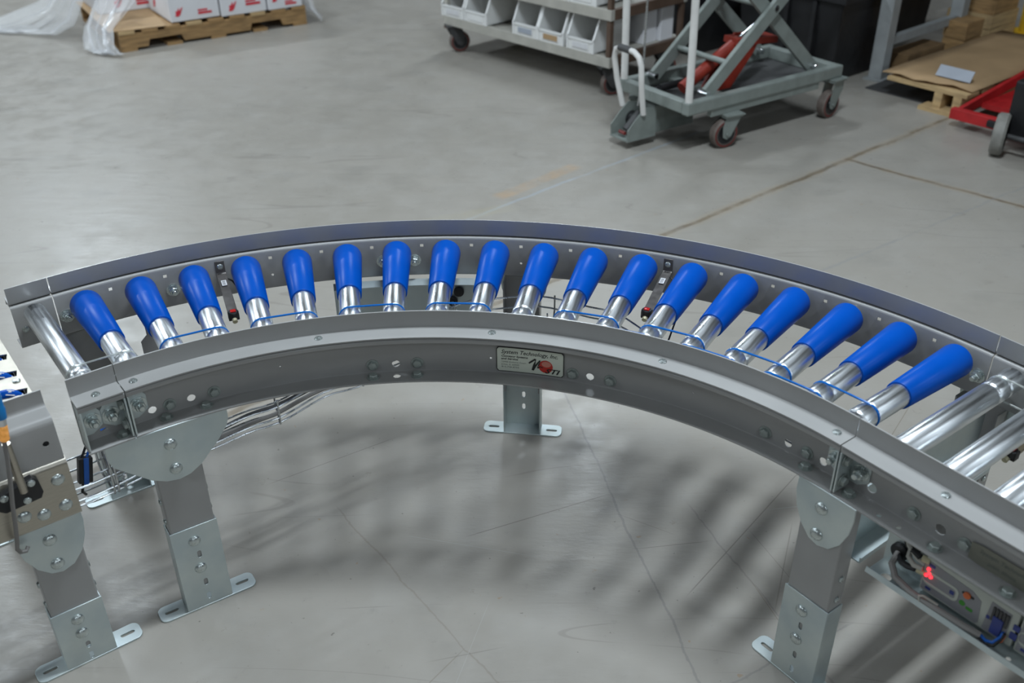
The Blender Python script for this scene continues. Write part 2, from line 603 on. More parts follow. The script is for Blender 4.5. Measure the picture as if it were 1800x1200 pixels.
def ring(cx, cz, r, n=16):
    return [(cx + r * math.cos(2 * math.pi * k / n), cz + r * math.sin(2 * math.pi * k / n)) for k in range(n)]


def rrect(x0, z0, x1, z1, r, n=4):
    pts = []
    for cx, cz, a0 in ((x1 - r, z1 - r, 0), (x0 + r, z1 - r, 90), (x0 + r, z0 + r, 180), (x1 - r, z0 + r, 270)):
        for k in range(n + 1):
            a = math.radians(a0 + 90 * k / n)
            pts.append((cx + r * math.cos(a), cz + r * math.sin(a)))
    return pts


def sheet_profile(pts, th, rad=0.005, n=3):
    """polyline of a bent sheet -> closed profile with rounded bends; thickness to the left"""
    P = [Vector((p[0], p[1])) for p in pts]
    path = [P[0]]
    for i in range(1, len(P) - 1):
        a, b, c = P[i - 1], P[i], P[i + 1]
        d1 = (a - b).normalized()
        d2 = (c - b).normalized()
        rr = min(rad, (a - b).length * 0.45, (c - b).length * 0.45)
        s, e = b + d1 * rr, b + d2 * rr
        for k in range(n + 1):
            t = k / n
            path.append((1 - t) ** 2 * s + 2 * t * (1 - t) * b + t * t * e)
    path.append(P[-1])
    left = []
    for i, p in enumerate(path):
        d = path[min(i + 1, len(path) - 1)] - path[max(i - 1, 0)]
        d.normalize()
        left.append(p + Vector((-d.y, d.x)) * th)
    return [(p.x, p.y) for p in path] + [(p.x, p.y) for p in reversed(left)]


# ------------------------------------------------------------------ fastener meshes (local +X = outward from surface)
def fm(name, *shapes):
    mb = MB()
    for prof, seg in shapes:
        mb.lathe(prof, None, seg)
    return mb.mesh(name, Vector((0, 0, 0)), True, 30)


F_DOME = fm('dome', ([(0, .0135), (.0015, .0135), (.004, .0118), (.006, .0085), (.0072, .0045), (.0075, .0005)], 18))
F_HEX = fm('hex', ([(0, .0135), (.0018, .0135)], 18), ([(.0018, .0098), (.0075, .0098), (.0085, .0088)], 6), ([(.0084, .006), (.0088, .0055)], 12))
F_NUT = fm('nut', ([(0, .0165), (.002, .0165)], 20), ([(.002, .0125), (.0045, .0125)], 18), ([(.0045, .0115), (.013, .0115), (.0145, .0100)], 6), ([(.013, .0065), (.022, .0065), (.0235, .0052)], 12))
F_SCREW = fm('screw', ([(0, .0085), (.0012, .0085), (.003, .0070), (.0036, .0035)], 14), ([(.0034, .0025), (.0042, .002)], 6))
F_SMALL = fm('small', ([(0, .0075), (.002, .0075), (.004, .0055), (.0045, .002)], 12))
for _m in (F_DOME, F_HEX, F_NUT, F_SCREW, F_SMALL):
    _m.materials.append(M['hexbolt' if _m is F_HEX else 'zincbolt'])


def bolt(me, p, d, parent, name='bolt'):
    return place(name, me, None, axis_mtx(p, d), parent)


# ================================================================== FLOOR
fl = MB().add([(-16, -8, 0), (16, -8, 0), (16, 22, 0), (-16, 22, 0)], [(0, 1, 2, 3)]).build('floor', 'floor', None, False)
fl['kind'] = 'structure'
fl['label'] = 'worn grey painted concrete warehouse floor with cracked joints'

ce = MB().add([(-16, -12, 5.2), (16, -12, 5.2), (16, 22, 5.2), (-16, 22, 5.2)], [(3, 2, 1, 0)]).build('ceiling', 'ceiling', None, False)
ce['kind'] = 'structure'
ce['label'] = 'plain white warehouse ceiling overhead'

# ================================================================== CONVEYORS
TH = 0.003
ZI = Z2 - 0.0032          # top of channel flange, guard lies on it


def chan_profile(side):
    """C channel: web against the rollers, flanges turned away from them"""
    if side == 'in':
        pts = [(R_FL + .002, ZI - .010), (R_FL + .002, ZI), (R_IN, ZI), (R_IN, Z1), (R_FL, Z1)]
        return sheet_profile(pts, -TH, .006)
    pts = [(R_OFL - .002, ZI - .010), (R_OFL - .002, ZI), (R_OUT - .002, ZI), (R_OUT - .002, Z1), (R_OFL, Z1)]
    return sheet_profile(pts, TH, .006)


def guard_profile(side):
    if side == 'in':
        return sheet_profile([(R_FL, Z2 - .0002), (R_IN, Z2 - .0002), (R_IN, Z3)], TH, .004)
    return sheet_profile([(R_OFL, Z2 - .0002), (R_OUT + .003, Z2 - .0002), (R_OUT + .003, Z3)], -TH, .004)


def lin(a, b, n):
    return [a + (b - a) * i / n for i in range(n + 1)]


def drill(mb, kind, u, R, z, r, sq=False, ln=0.02):
    mt = frame(kind, u, R, z)
    if sq:
        mb.box((-r, -ln, -r), (r, ln, r), mt)
    else:
        mb.lathe([(-ln, r), (ln, r)], mt @ Matrix.Rotation(math.pi / 2, 4, 'Z'), 16)
    return mb


def vdrill(mb, p, r, ln=0.02):
    mb.cyl(Vector(p) - Vector((0, 0, ln)), Vector(p) + Vector((0, 0, ln)), r, 12)


curve = thing('curved_roller_conveyor', PT('C', 45, 1.2, 0), 'grey ninety degree curved conveyor with eighteen tapered blue rollers', 'conveyor')
ends = thing('conveyor_end_section', PT('L', -.05, 1.2, 0), 'short straight grey conveyor end with one bare steel roller, left of the curve', 'conveyor')
strt = thing('straight_roller_conveyor', PT('R', .7, 1.2, 0), 'straight grey conveyor of bare steel rollers running off at lower right', 'conveyor')
RLEN = 1.55

us_c = lin(0.06, 89.94, 72)
us_fac = lin(0.06, 89.94, 20)
rails = {}
for side in ('in', 'out'):
    nm = 'side_channel'
    rails['C' + side] = MB().sweep(chan_profile(side), 'C', us_c).build(nm, 'paint', curve)
    MB().sweep(guard_profile(side), 'C', us_c).build('guard_rail', 'paint', curve, angle=35)
    rails['L' + side] = MB().sweep(chan_profile(side), 'L', [-.091, -.0012]).build(nm, 'paint', ends)
    MB().sweep(guard_profile(side), 'L', [-.091, -.0012]).build('guard_rail', 'paint', ends)
    rails['R' + side] = MB().sweep(chan_profile(side), 'R', [.0012, RLEN]).build(nm, 'paint', strt)
    MB().sweep(guard_profile(side), 'R', [.0012, RLEN]).build('guard_rail', 'paint', strt)
rails['Cin']['label'] = 'inner curved channel carrying the name plate'
rails['Cout']['label'] = 'outer curved channel with square holes'

# holes
d = MB()
for a in (32.62, 57.2, 3.0, 7.6, 82.45, 86.92):
    drill(d, 'C', a, .9985, .529, .0088)
drill(d, 'C', 44.6, .9985, .545, .0028)
for a in (18.5, 70.2):
    drill(d, 'C', a, .9985, .555, .002)
vdrill(d, PT('C', 32.7, .978, Z1), .0085)
cut(rails['Cin'], d)
d = MB()
for k in range(1, 18):
    if k in (3, 12):
        continue
    drill(d, 'C', 5 * k, 1.452, .592, .0043, True)
for a in (20, 45, 68):
    drill(d, 'C', a, 1.452, .545, .0032)
cut(rails['Cout'], d)
d = MB()
for t in (.0515, .1897, .40, .52):
    drill(d, 'R', t, .9985, .534, .0105)
for t in (.09, .13):
    vdrill(d, PT('R', t, .972, Z1), .005)
cut(rails['Rin'], d)
d = MB()
for t in (.10, .30):
    drill(d, 'R', t, 1.452, .53, .0095)
cut(rails['Rout'], d)
d = MB()
mt = frame('L', -.047, .9985, .525)
d.box((-.007, -.02, -.003), (.007, .02, .003), mt)
cut(rails['Lin'], d)

# rollers -------------------------------------------------------------
SL = 0.0377


def zc(R):
    return ROLL_TOP - .0285 - SL * (R - 1.213)


def tube_prof(a, b, grooves, r=.025):
    pr = [(a, r * .55), (a + .002, r - .003), (a + .005, r)]
    for g in grooves:
        pr += [(g - .0055, r), (g - .004, r - .0006), (g - .002, r - .0026), (g + .002, r - .0026), (g + .004, r - .0006), (g + .0055, r)]
    pr += [(b - .005, r), (b - .002, r - .003), (b, r * .55)]
    return pr


GA, GB = 1.107, 1.064
# tapered roller prototype: local X along the axis measured from R = 1.2
ax = Matrix.Translation(Vector((0, 0, zc(1.2)))) @ Matrix.Rotation(math.atan(SL), 4, 'Y')
tm = MB().lathe([(x - 1.2, r) for x, r in tube_prof(1.022, 1.443, (GB, GA))], ax, 40).mesh('tube', Vector(), True, 50)
sm = MB().lathe([(x - 1.2, r) for x, r in [(1.2132, .0252), (1.2132, .0280), (1.2140, .0287), (1.4265, .0366), (1.4315, .0360), (1.4350, .0340), (1.4365, .0300), (1.4365, .0252)]], ax, 44).mesh('sleeve', Vector(), True, 40)
am = MB().lathe([(-.2, .0055), (.25, .0055)], ax, 6).mesh('axle', Vector(), False)
tm.materials.append(M['tube'])
sm.materials.append(M['sleeve'])
am.materials.append(M['chrome'])


def radial(kind, u):
    a = A0 - math.radians(u) if kind == 'C' else (A0 if kind == 'L' else A1)
    n = nvec(a)
    o = PT(kind, u, 1.2, 0)
    y = Vector((-n.y, n.x, 0))
    return Matrix(((n.x, y.x, 0, o.x), (n.y, y.y, 0, o.y), (0, 0, 1, 0), (0, 0, 0, 1)))


for k in range(18):
    mw = radial('C', 2.5 + 5 * k)
    ro = place('tapered_roller', tm, None, mw, curve)
    place('blue_sleeve', sm, None, mw, ro)
    place('axle', am, None, mw, ro)

axs = Matrix.Translation(Vector((0, 0, ROLL_TOP - .025)))
tl = MB().lathe([(x - 1.2, r) for x, r in tube_prof(1.016, 1.440, (1.087, 1.112))], axs, 40).mesh('tube', Vector(), True, 50)
tr = MB().lathe([(x - 1.2, r) for x, r in tube_prof(1.016, 1.440, (1.347, 1.387))], axs, 40).mesh('tube', Vector(), True, 50)
as_ = MB().lathe([(-.2, .0055), (.25, .0055)], axs, 6).mesh('axle', Vector(), False)
for _m in (tl, tr):
    _m.materials.append(M['tube'])
as_.materials.append(M['chrome'])
ro = place('straight_roller', tl, None, radial('L', -.046), ends)
place('axle', as_, None, radial('L', -.046), ro)
RT = [.056 + .0955 * i for i in range(16)]
for t in RT:
    if t > RLEN - .04:
        continue
    ro = place('straight_roller', tr, None, radial('R', t), strt)
    place('axle', as_, None, radial('R', t), ro)


# drive belts ---------------------------------------------------------
def belt(c1, t1, c2, t2, r, parent, m='belt', rr=.0023):
    pts = []
    for k in range(13):
        a = math.pi / 2 + math.pi * k / 12
        pts.append(c1 + t1 * (r * math.cos(a)) + Vector((0, 0, r * math.sin(a))))
    for k in range(13):
        a = -math.pi / 2 + math.pi * k / 12
        pts.append(c2 + t2 * (r * math.cos(a)) + Vector((0, 0, r * math.sin(a))))
    return MB().tube(pts, rr, 8, True).build('drive_belt', m, parent)


def tcurve(k, R):
    u = 2.5 + 5 * k
    return PT('C', u, R, zc(R)), tvec(A0 - math.radians(u))


for g, pairs in ((GA, ((1, 2), (3, 4), (5, 6), (7, 8), (10, 11), (12, 13), (14, 15), (16, 17))),
                 (GB, ((0, 1), (2, 3), (4, 5), (6, 7), (8, 9), (11, 12), (13, 14), (15, 16)))):
    for i, j in pairs:
        c1, t1 = tcurve(i, g)
        c2, t2 = tcurve(j, g)
        belt(c1, t1, c2, t2, .0245, curve)
c1, t1 = PT('L', -.046, 1.112, ROLL_TOP - .025), tvec(A0)
c2, t2 = tcurve(0, GA)
belt(c1, t1, c2, t2, .0245, ends, 'clear', .0020)
for i in range(len(RT) - 2):
    R = 1.387 if i % 2 == 0 else 1.347
    belt(PT('R', RT[i], R, ROLL_TOP - .025), tvec(A1), PT('R', RT[i + 1], R, ROLL_TOP - .025), tvec(A1), .0245, strt, 'clear', .0020)

# guard screws on the flanges ------------------------------------------
UP = Vector((0, 0, 1))
for a in (1.5, 23.5, 45, 66.5, 88.4):
    bolt(F_SCREW, PT('C', a, .979, Z2 + .0028), UP, curve, 'screw')
    bolt(F_SCREW, PT('C', a, 1.476, Z2 + .0028), UP, curve, 'screw')
bolt(F_SCREW, PT('L', -.048, .977, Z2 + .0028), UP, ends, 'screw')
for t in (.191, .60, 1.0):
    bolt(F_SCREW, PT('R', t, .978, Z2 + .0028), UP, strt, 'screw')


# web bolts -----------------------------------------------------------
def inward(kind, u):
    a = A0 - math.radians(u) if kind == 'C' else (A0 if kind == 'L' else A1)
    return -nvec(a)


for a in (29.7, 35.3, 55.0, 59.8, 5.0, 10.3, 79.6, 84.9):
    bolt(F_HEX, PT('C', a, .997, .530), inward('C', a), curve)
for a, R in ((29.7, .976), (35.3, .976), (4.2, .982), (9.0, .982), (85.5, .98)):
    bolt(F_HEX, PT('C', a, R, Z1 + .003), UP, curve)
for t in (.1385, .2361, .46):
    bolt(F_HEX, PT('R', t, .997, .535), inward('R', t), strt)
for t in (.022, .198, .33):
    bolt(F_HEX, PT('R', t, .976, Z1 + .003), UP, strt)
bolt(F_HEX, PT('L', -.018, .976, Z1 + .003), UP, ends)
# inside of the outer channel
for a, z in ((.8, .556), (7.3, .552), (31.0, .552), (34.2, .552), (89.2, .556), (10.5, .553)):
    bolt(F_NUT, PT('C', a, 1.4505, z), inward('C', a), curve, 'nut')
bolt(F_SMALL, PT('L', -.073, 1.4505, .553), inward('L', 0), ends, 'bolt')
bolt(F_NUT, PT('R', .02, 1.4505, .556), inward('R', 0), strt, 'nut')


# splice brackets -------------------------------------------------------
def splice(kind, u, sgn, parent):
    """L plate: octagonal leg on the web with a nut, other leg standing out across the channel"""
    mt = frame(kind, u, .997, 0)
    br = MB()
    x0, x1 = (0, .044) if sgn > 0 else (-.044, 0)
    lo, hi = .521, .598
    o = [(x0, lo + .006), (x0 + .012 if sgn > 0 else x0 + .016, lo)]
    if sgn > 0:
        o = [(0, lo + .004), (.022, lo + .004), (.044, .540), (.044, .572), (.030, hi - .004), (0, hi)]
    else:
        o = [(0, lo + .004), (0, hi), (-.030, hi - .004), (-.044, .572), (-.044, .540), (-.022, lo + .004)]
    br.plate(o, [], -.003, mt)
    # standing leg with two holes
    m2 = mt @ Matrix.Rotation(math.pi / 2, 4, 'Z')
    br.plate([(-.042, .513), (-.001, .513), (-.001, .604), (-.042, .604)], [ring(-.024, .535, .005, 10), ring(-.024, .582, .005, 10)],
             -.0032 if sgn > 0 else .0032, m2)
    ob = br.build('splice_bracket', 'zinc', parent, bevel=.0006)
    p = mt @ Vector((sgn * .026, -.003, .556))
    bolt(F_NUT, p, -(mt.to_3x3() @ Vector((0, 1, 0))), ob, 'nut')
    return ob


b1 = splice('L', -.0898, 1, ends)
b2 = splice('L', -.0016, -1, ends)
b3 = splice('C', .10, 1, curve)
b4 = splice('C', 89.9, -1, curve)
b5 = splice('R', .0016, 1, strt)
for z in (.535, .582):
    m0 = frame('L', -.0060, .973, z)
    bolt(F_HEX, m0 @ Vector((0, 0, 0)), -(m0.to_3x3() @ Vector((1, 0, 0))), b2)
    m0 = frame('R', .0060, .973, z)
    bolt(F_HEX, m0 @ Vector((0, 0, 0)), (m0.to_3x3() @ Vector((1, 0, 0))), b5)


# support legs ----------------------------------------------------------
def support_leg(kind, u, outer, parent, foot_h=.236, top=.505, plate='wide', bolts=(.198, .118), slots=(.157, .073, .030), post_z=.045):
    """local x tangent, y = depth into the conveyor, front face at y=0"""
    mt = frame(kind, u, R_FL - .0008 if not outer else R_OFL + .0008, 0)
    if outer:
        mt = mt @ Matrix.Rotation(math.pi, 4, 'Z')
    fy = mt.to_3x3() @ Vector((0, -1, 0))
    hw = .052
    # painted post: channel standing in the foot
    p = MB()
    y0 = .0034
    prof = [(-.0485, .046), (-.0485, y0), (.0485, y0), (.0485, .046)]
    sp = sheet_profile(prof, .003, .004)
    z0, z1 = post_z, top - .018
    n = len(sp)
    vs = [(a, b, z0) for a, b in sp] + [(a, b, z1) for a, b in sp]
    fs = [(i, (i + 1) % n, n + (i + 1) % n, n + i) for i in range(n)] + [list(range(n))[::-1], list(range(n, 2 * n))]
    p.add(vs, fs, mt)
    post = p.build('support_leg', 'paint', parent)
    # foot channel with slots
    f = MB()
    holes = [obround(0, z, .009, .019) for z in slots if z > .012]
    f.plate([(-hw, .004), (hw, .004), (hw, foot_h), (-hw, foot_h)], holes, .003, mt)
    for s in (-1, 1):
        xs = sorted((s * hw, s * (hw - .003)))
        f.box((xs[0], .003, .004), (xs[1], .049, foot_h - .004), mt)
    foot = f.build('foot_channel', 'zinc', post, bevel=.0007)
    bs = MB()
    m3 = mt @ Matrix.Rotation(-math.pi / 2, 4, 'X')   # local (x, z)->(x, depth)
    bs.plate(rrect(-.112, -.001, .112, .050, .016), [obround(-.083, .025, .030, .009), obround(.083, .025, .030, .009)], -.0045, m3)
    bs.build('base_plate', 'zinc', post, bevel=.0008)
    for z in bolts:
        bolt(F_DOME, mt @ Vector((-.004, 0, z)), fy, foot)
    if plate:
        b = MB()
        t = top + .0012
        if plate == 'wide':
            o = [(-.130, t), (-.130, t - .030), (-.122, t - .052), (-.100, t - .073), (-.058, t - .112), (-.030, t - .128), (-.004, t - .133),
                 (.022, t - .128), (.046, t - .114), (.094, t - .065), (.113, t - .040), (.119, t - .022), (.119, t)]
        else:
            o = [(-.065, t), (-.066, t - .030), (-.060, t - .065), (-.043, t - .100), (-.022, t - .122), (0, t - .128), (.024, t - .120), (.045, t - .095), (.058, t - .060), (.063, t - .025), (.062, t)]
        b.plate(o, [], .0032, mt)
        xa, xb = min(q[0] for q in o), max(q[0] for q in o)
        b.box((xa, 0, t), (xb, .040, t + .003), mt)
        b.cyl(mt @ Vector((xa, .0016, t + .0008)), mt @ Vector((xb, .0016, t + .0008)), .0026, 12)
        pl = b.build('mounting_bracket', 'zinc', post, bevel=.0008)
        bolt(F_DOME, mt @ Vector((-.006, 0, t - .040)), fy, pl)
        bolt(F_DOME, mt @ Vector((-.006, 0, t - .103)), fy, pl)
    for s in (-1, 1):
        dirv = mt.to_3x3() @ Vector((s, 0, 0))
        for z in (foot_h + .020, foot_h + .075):
            if z < top - .05:
                bolt(F_SMALL, mt @ Vector((s * .0485, .026, z)), dirv, post)
    return post, mt


leg1, _ = support_leg('C', 4.0, False, curve, top=.5035)
leg2, mt2 = support_leg('R', -.006, False, curve, top=.5035, plate='short')
leg3, _ = support_leg('C', 45.0, True, curve, top=.5035, plate='short', slots=(.107, .066), bolts=(.198,), post_z=.142)
leg4, _ = support_leg('C', 2.2, True, curve, top=.5035, plate='short')
leg5, _ = support_leg('R', -.006, True, curve, top=.5035, plate='short')
legr, _ = support_leg('R', 1.2, False, strt, top=.5035, plate='short')
legr2, _ = support_leg('R', 1.2, True, strt, top=.5035, plate='short')
# cross members between the paired legs
for kind, u, z0, z1 in (('R', .020, .350, .492),):
    mt = frame(kind, u, 0, 0)
    prof = sheet_profile([(-.004, z1), (-.004, z0), (.040, z0), (.040, z0 + .014)], .003, .003)
    x = MB()
    n = len(prof)
    vs = [(a, 1.003, b) for a, b in prof] + [(a, 1.448, b) for a, b in prof]
    fs = [(i, (i + 1) % n, n + (i + 1) % n, n + i) for i in range(n)] + [list(range(n))[::-1], list(range(n, 2 * n))]
    x.add(vs, fs, mt)
    x.build('cross_member', 'zinc', curve)

# dark roller-bed panels beneath the joints (seen between rollers)
mt = frame('C', 7.0, 0, 0)
MB().plate([(-.016, .30), (.045, .30), (.045, .503), (.0, .503), (.0, .470), (-.016, .455)], [], .003, mt @ Matrix.Translation((.0, 1.41, 0))).build('hanger_plate', 'paint', curve)

# ---------------------------------------------------------------- sensors between rollers
def photo_eye(kind, u, parent, warm=False):
    mt = frame(kind, u, 0, 0)
    hw = .0115
    b = MB()
    pr = sheet_profile([(1.4485, .605), (1.4485, .572), (1.415, .5685), (1.272, .548)], .002, .004)
    n = len(pr)
    vs = [(-hw, a, z) for a, z in pr] + [(hw, a, z) for a, z in pr]
    fs = [(i, (i + 1) % n, n + (i + 1) % n, n + i) for i in range(n)] + [list(range(n))[::-1], list(range(n, 2 * n))]
    b.add(vs, fs, mt)
    br = b.build('sensor_bracket', 'strapwarm' if warm else 'strap', parent, bevel=.0006)
    bolt(F_SMALL, mt @ Vector((0, 1.4463, .592)), mt.to_3x3() @ Vector((0, -1, 0)), br, 'screw')
    # label on the flat
    lo = Vector((0, 1.400, .5690))
    sl = math.atan2(.5685 - .548, 1.415 - 1.272)
    ml = mt @ Matrix.Translation(lo) @ Matrix.Rotation(sl, 4, 'X')
    MB().box((-.006, -.011, -.001), (.006, .011, .0012), ml).build('label', 'label', br)
    for k in range(4):
        MB().box((-.004, -.008 + .0045 * k, .0012), (.003, -.0065 + .0045 * k, .0015), ml).build('print_line', 'ink', br)
    h = MB()
    h.lathe([(-.007, .0105), (-.006, .0125), (.006, .0125), (.008, .0110)], mt @ Matrix.Translation((0, 1.268, .552)) @ Matrix.Rotation(-math.pi / 2, 4, 'Y'), 20)
    h.box((-.0125, 1.262, .538), (.0125, 1.280, .556), mt, .002)
    h.build('sensor_head', 'black', br)
    MB().box((-.0065, 1.262, .5595), (.0065, 1.2745, .5622), mt, .001).build('red_lens', 'redlens', br)
    MB().cyl(mt @ Vector((0, 1.262, .545)), mt @ Vector((0, 1.250, .541)), .006, 12).build('cable_plug', 'brass', br)
    pts = [mt @ Vector(q) for q in ((.006, 1.44, .565), (.022, 1.43, .556), (.04, 1.40, .53), (.052, 1.36, .50), (.05, 1.30, .47), (.045, 1.24, .45))]
    MB().tube(pts, .0022, 6).build('sensor_cable', 'darkgrey', br)


photo_eye('C', 15.15, curve)
photo_eye('C', 59.8, curve)
photo_eye('R', .158, strt, True)

# zinc wiring box beneath the outer channel
mt = frame('C', 33.5, 0, 0)
zb = MB()
ang = [25.8 + 0.97 * i for i in range(17)]
prz = sheet_profile([(1.402, .502), (1.440, .502), (1.440, .382), (1.405, .382)], .002, .003)
zb.sweep(prz, 'C', ang)
box1 = zb.build('wiring_box', 'zinc', curve)
for a, z in ((38.6, .466), (37.9, .438), (41.0, .462)):
    mtg = frame('C', a, 1.437, z)
    MB().lathe([(0, .0135), (.006, .0135), (.008, .010), (.008, .006)], mtg @ Matrix.Rotation(-math.pi / 2, 4, 'Z'), 18).build('grommet', 'black', box1)
for a0, a1 in ((30.6, 32.0), (36.6, 38.6)):
    MB().sweep([(1.436, .497), (1.4375, .497), (1.4375, .5045), (1.436, .5045)], 'C', [a0, a1]).build('tab', 'label', box1)
pts = [PT('C', 36.2, 1.42, .50), PT('C', 36.6, 1.37, .49), PT('C', 37.2, 1.32, .46), PT('C', 37.4, 1.27, .42), PT('C', 37.2, 1.2, .39)]
MB().tube(pts, .004, 8).build('cable', 'darkgrey', box1)
pts = [PT('C', 37.9, 1.43, .438), PT('C', 38.4, 1.39, .43), PT('C', 38.2, 1.34, .40), PT('C', 37.2, 1.28, .40)]
MB().tube(pts, .004, 8).build('cable', 'cablelt', box1)

# ---------------------------------------------------------------- name plate with lettering
def text_mesh(s, size, shear=0.0, bold=0.0, sx=1.0):
    cu = bpy.data.curves.new('lettering', 'FONT')
    cu.body = s
    cu.size = size
    cu.shear = shear
    cu.offset = bold
    cu.resolution_u = 2
    ob = bpy.data.objects.new('lettering', cu)
    COL.objects.link(ob)
    bpy.context.view_layer.update()
    me = bpy.data.meshes.new_from_object(ob.evaluated_get(bpy.context.evaluated_depsgraph_get()))
    bpy.data.objects.remove(ob)
    vs = [(v.co.x * sx, v.co.y) for v in me.vertices]
    fs = [list(p.vertices) for p in me.polygons]
    bpy.data.meshes.remove(me)
    return vs, fs


PA0, PZ0 = 45.35, .5165
PR = .9945
DEG = math.degrees(1 / PR)


def on_plate(x, y, lift):
    """plate coordinates (m, from lower left) -> world, on the curved web"""
    return PT('C', PA0 + x * DEG, PR - lift, PZ0 + y)


def on_plate2(x, y, lift):
    return PT('R', .247 + x, .9945 - lift, .514 + y)


def wrapped(mapf, vs, fs, lift, nm, m, parent):
    mb = MB()
    mb.add([mapf(x, y, lift) for x, y in vs], fs)
    return mb.build(nm, m, parent, False)


def strips(outline_fn, w_, n=14):
    pass


PW, PH = .1485, .0620


def plate_sheet(mapf, x0, y0, x1, y1, r, lift, th, nm, m, parent, nx=16):
    """thin rounded sheet, subdivided along x so that it follows the web"""
    vs, fs = [], []
    for i in range(nx + 1):
        x = x0 + (x1 - x0) * i / nx
        e = min(x - x0, x1 - x)
        ins = 0
        if e < r:
            ins = r - math.sqrt(max(0, r * r - (r - e) ** 2))
        for (y, l) in ((y0 + ins, lift), (y1 - ins, lift), (y1 - ins, lift - th), (y0 + ins, lift - th)):
            vs.append(mapf(x, y, l))
    for i in range(nx):
        a, b_ = i * 4, (i + 1) * 4
        for k in range(4):
            fs.append((a + k, a + (k + 1) % 4, b_ + (k + 1) % 4, b_ + k))
    fs += [[0, 1, 2, 3], [nx * 4 + k for k in (3, 2, 1, 0)]]
    return MB().add(vs, fs).build(nm, m, parent, False)


npl = plate_sheet(on_plate, 0, 0, PW, PH, .006, .0010, .0008, 'name_plate', 'ink', curve, 40)
npl['label'] = 'silver name plate with black border, lettering and red ball logo'
plate_sheet(on_plate, .0016, .0016, PW - .0016, PH - .0016, .0048, .0013, .0003, 'plate_face', 'nameplate', npl, 40)
for s, size, x, y, sh, bo, sx, m in (
        ('System Technology, Inc.', .0135, .010, .0462, .30, .00020, 0.1245, 'ink'),
        ('Conveyor Systems', .0068, .0105, .0375, .15, .00018, .0580, 'ink'),
        ('and Service', .0068, .0105, .0308, .15, .00018, .0370, 'ink'),
        ('23900 Amhurst Court', .0056, .011, .0232, 0, 0, .0540, 'inkgrey'),
        ('Joliet, IL 60435', .0056, .011, .0168, 0, 0, .0395, 'inkgrey'),
        ('815.726.8750', .0056, .011, .0104, 0, 0, .0385, 'inkgrey')):
    vs, fs = text_mesh(s, size, sh, bo, 1.0)
    k_ = sx / (max(v[0] for v in vs) - min(v[0] for v in vs))
    vs = [(v[0] * k_, v[1]) for v in vs]
    wrapped(on_plate, [(a + x, b_ + y) for a, b_ in vs], fs, .0016, 'lettering', m, npl)
# red ball
cx, cy, r = .1085, .0225, .0158
vs = [(cx, cy)] + ring(cx, cy, r, 32)
wrapped(on_plate, vs, [(0, i + 1, (i + 1) % 32 + 1) for i in range(32)], .0016, 'red_ball', 'logored', npl)
vs = [(cx + .002, cy + .006)] + [(cx + .0015 + .0105 * math.cos(a), cy + .0062 + .0072 * math.sin(a)) for a in [2 * math.pi * k / 24 for k in range(24)]]
wrapped(on_plate, vs, [(0, i + 1, (i + 1) % 24 + 1) for i in range(24)], .0018, 'ball_shine', 'logopink', npl)
vs, fs = text_mesh('STI', .0165, .35, .0004, 1.0)
k_ = .0345 / (max(v[0] for v in vs) - min(v[0] for v in vs))
vs = [(v[0] * k_, v[1]) for v in vs]
wrapped(on_plate, [(a + .1060, b_ + .0065) for a, b_ in vs], fs, .0021, 'lettering', 'ink', npl)
# hand drawn zigzag stroke
zz = [(.0715, .0270), (.0775, .0320), (.0860, .0392), (.0835, .0250), (.0800, .0100), (.0860, .0215), (.0960, .0370), (.0935, .0260), (.0912, .0165), (.0960, .0215), (.0985, .0205), (.1025, .0195)]
wd = [.0016, .0020, .0017, .0022, .0024, .0020, .0014, .0014, .0015, .0012, .0012, .0010]
vs, fs = [], []
for i, (x, y) in enumerate(zz):
    d_ = Vector((zz[min(i + 1, len(zz) - 1)][0] - zz[max(i - 1, 0)][0], zz[min(i + 1, len(zz) - 1)][1] - zz[max(i - 1, 0)][1])).normalized()
    if i in (2, 4, 6, 8):
        d_ = Vector((0.25, 1)).normalized() if i != 2 else Vector((.6, .8))
    nn = Vector((-d_.y, d_.x)) * wd[i]
    vs += [(x + nn.x, y + nn.y), (x - nn.x, y - nn.y)]
    if i:
        fs.append((2 * i - 2, 2 * i - 1, 2 * i + 1, 2 * i))
wrapped(on_plate, vs, fs, .0021, 'zigzag_stroke', 'ink', npl)

np2 = plate_sheet(on_plate2, 0, 0, .1485, .040, .003, .0010, .0008, 'name_plate', 'oldplate', strt, 8)
np2['label'] = 'dull name plate with faint lettering'
for s, size, x, y in (('System Technology, Inc.', .0115, .016, .0250), ('Joliet, Illinois', .0095, .034, .0100)):
    vs, fs = text_mesh(s, size, .2, 0, 1.0)
    wrapped(on_plate2, [(a + x, b_ + y) for a, b_ in vs], fs, .0015, 'lettering', 'inkgrey', np2)

# ---------------------------------------------------------------- cable basket under the curve
trayp = thing('wire_cable_basket', PT('C', 20, 1.15, .35), 'bright steel wire cable basket hanging beneath the conveyor curve', 'cable tray')
KEY = [(-20, 1.065, .345), (-6, 1.07, .345), (8, 1.09, .350), (16, 1.115, .355), (26, 1.18, .375), (34, 1.255, .40), (41, 1.32, .425), (47, 1.345, .43),
       (54, 1.33, .42), (62, 1.26, .40), (72, 1.19, .39), (82, 1.17, .39)]


def tray_at(u):
    for (a, r, z), (b_, r2, z2) in zip(KEY, KEY[1:]):
        if a <= u <= b_:
            t = (u - a) / (b_ - a)
            t = t * t * (3 - 2 * t)
            return r + (r2 - r) * t, z + (z2 - z) * t
    return KEY[-1][1:]


def tray_pt(u, dr, dz):
    r, z = tray_at(u)
    if u < 0:
        return PT('L', math.radians(u) * 1.0, r + dr, z + dz)
    return PT('C', u, r + dr, z + dz)


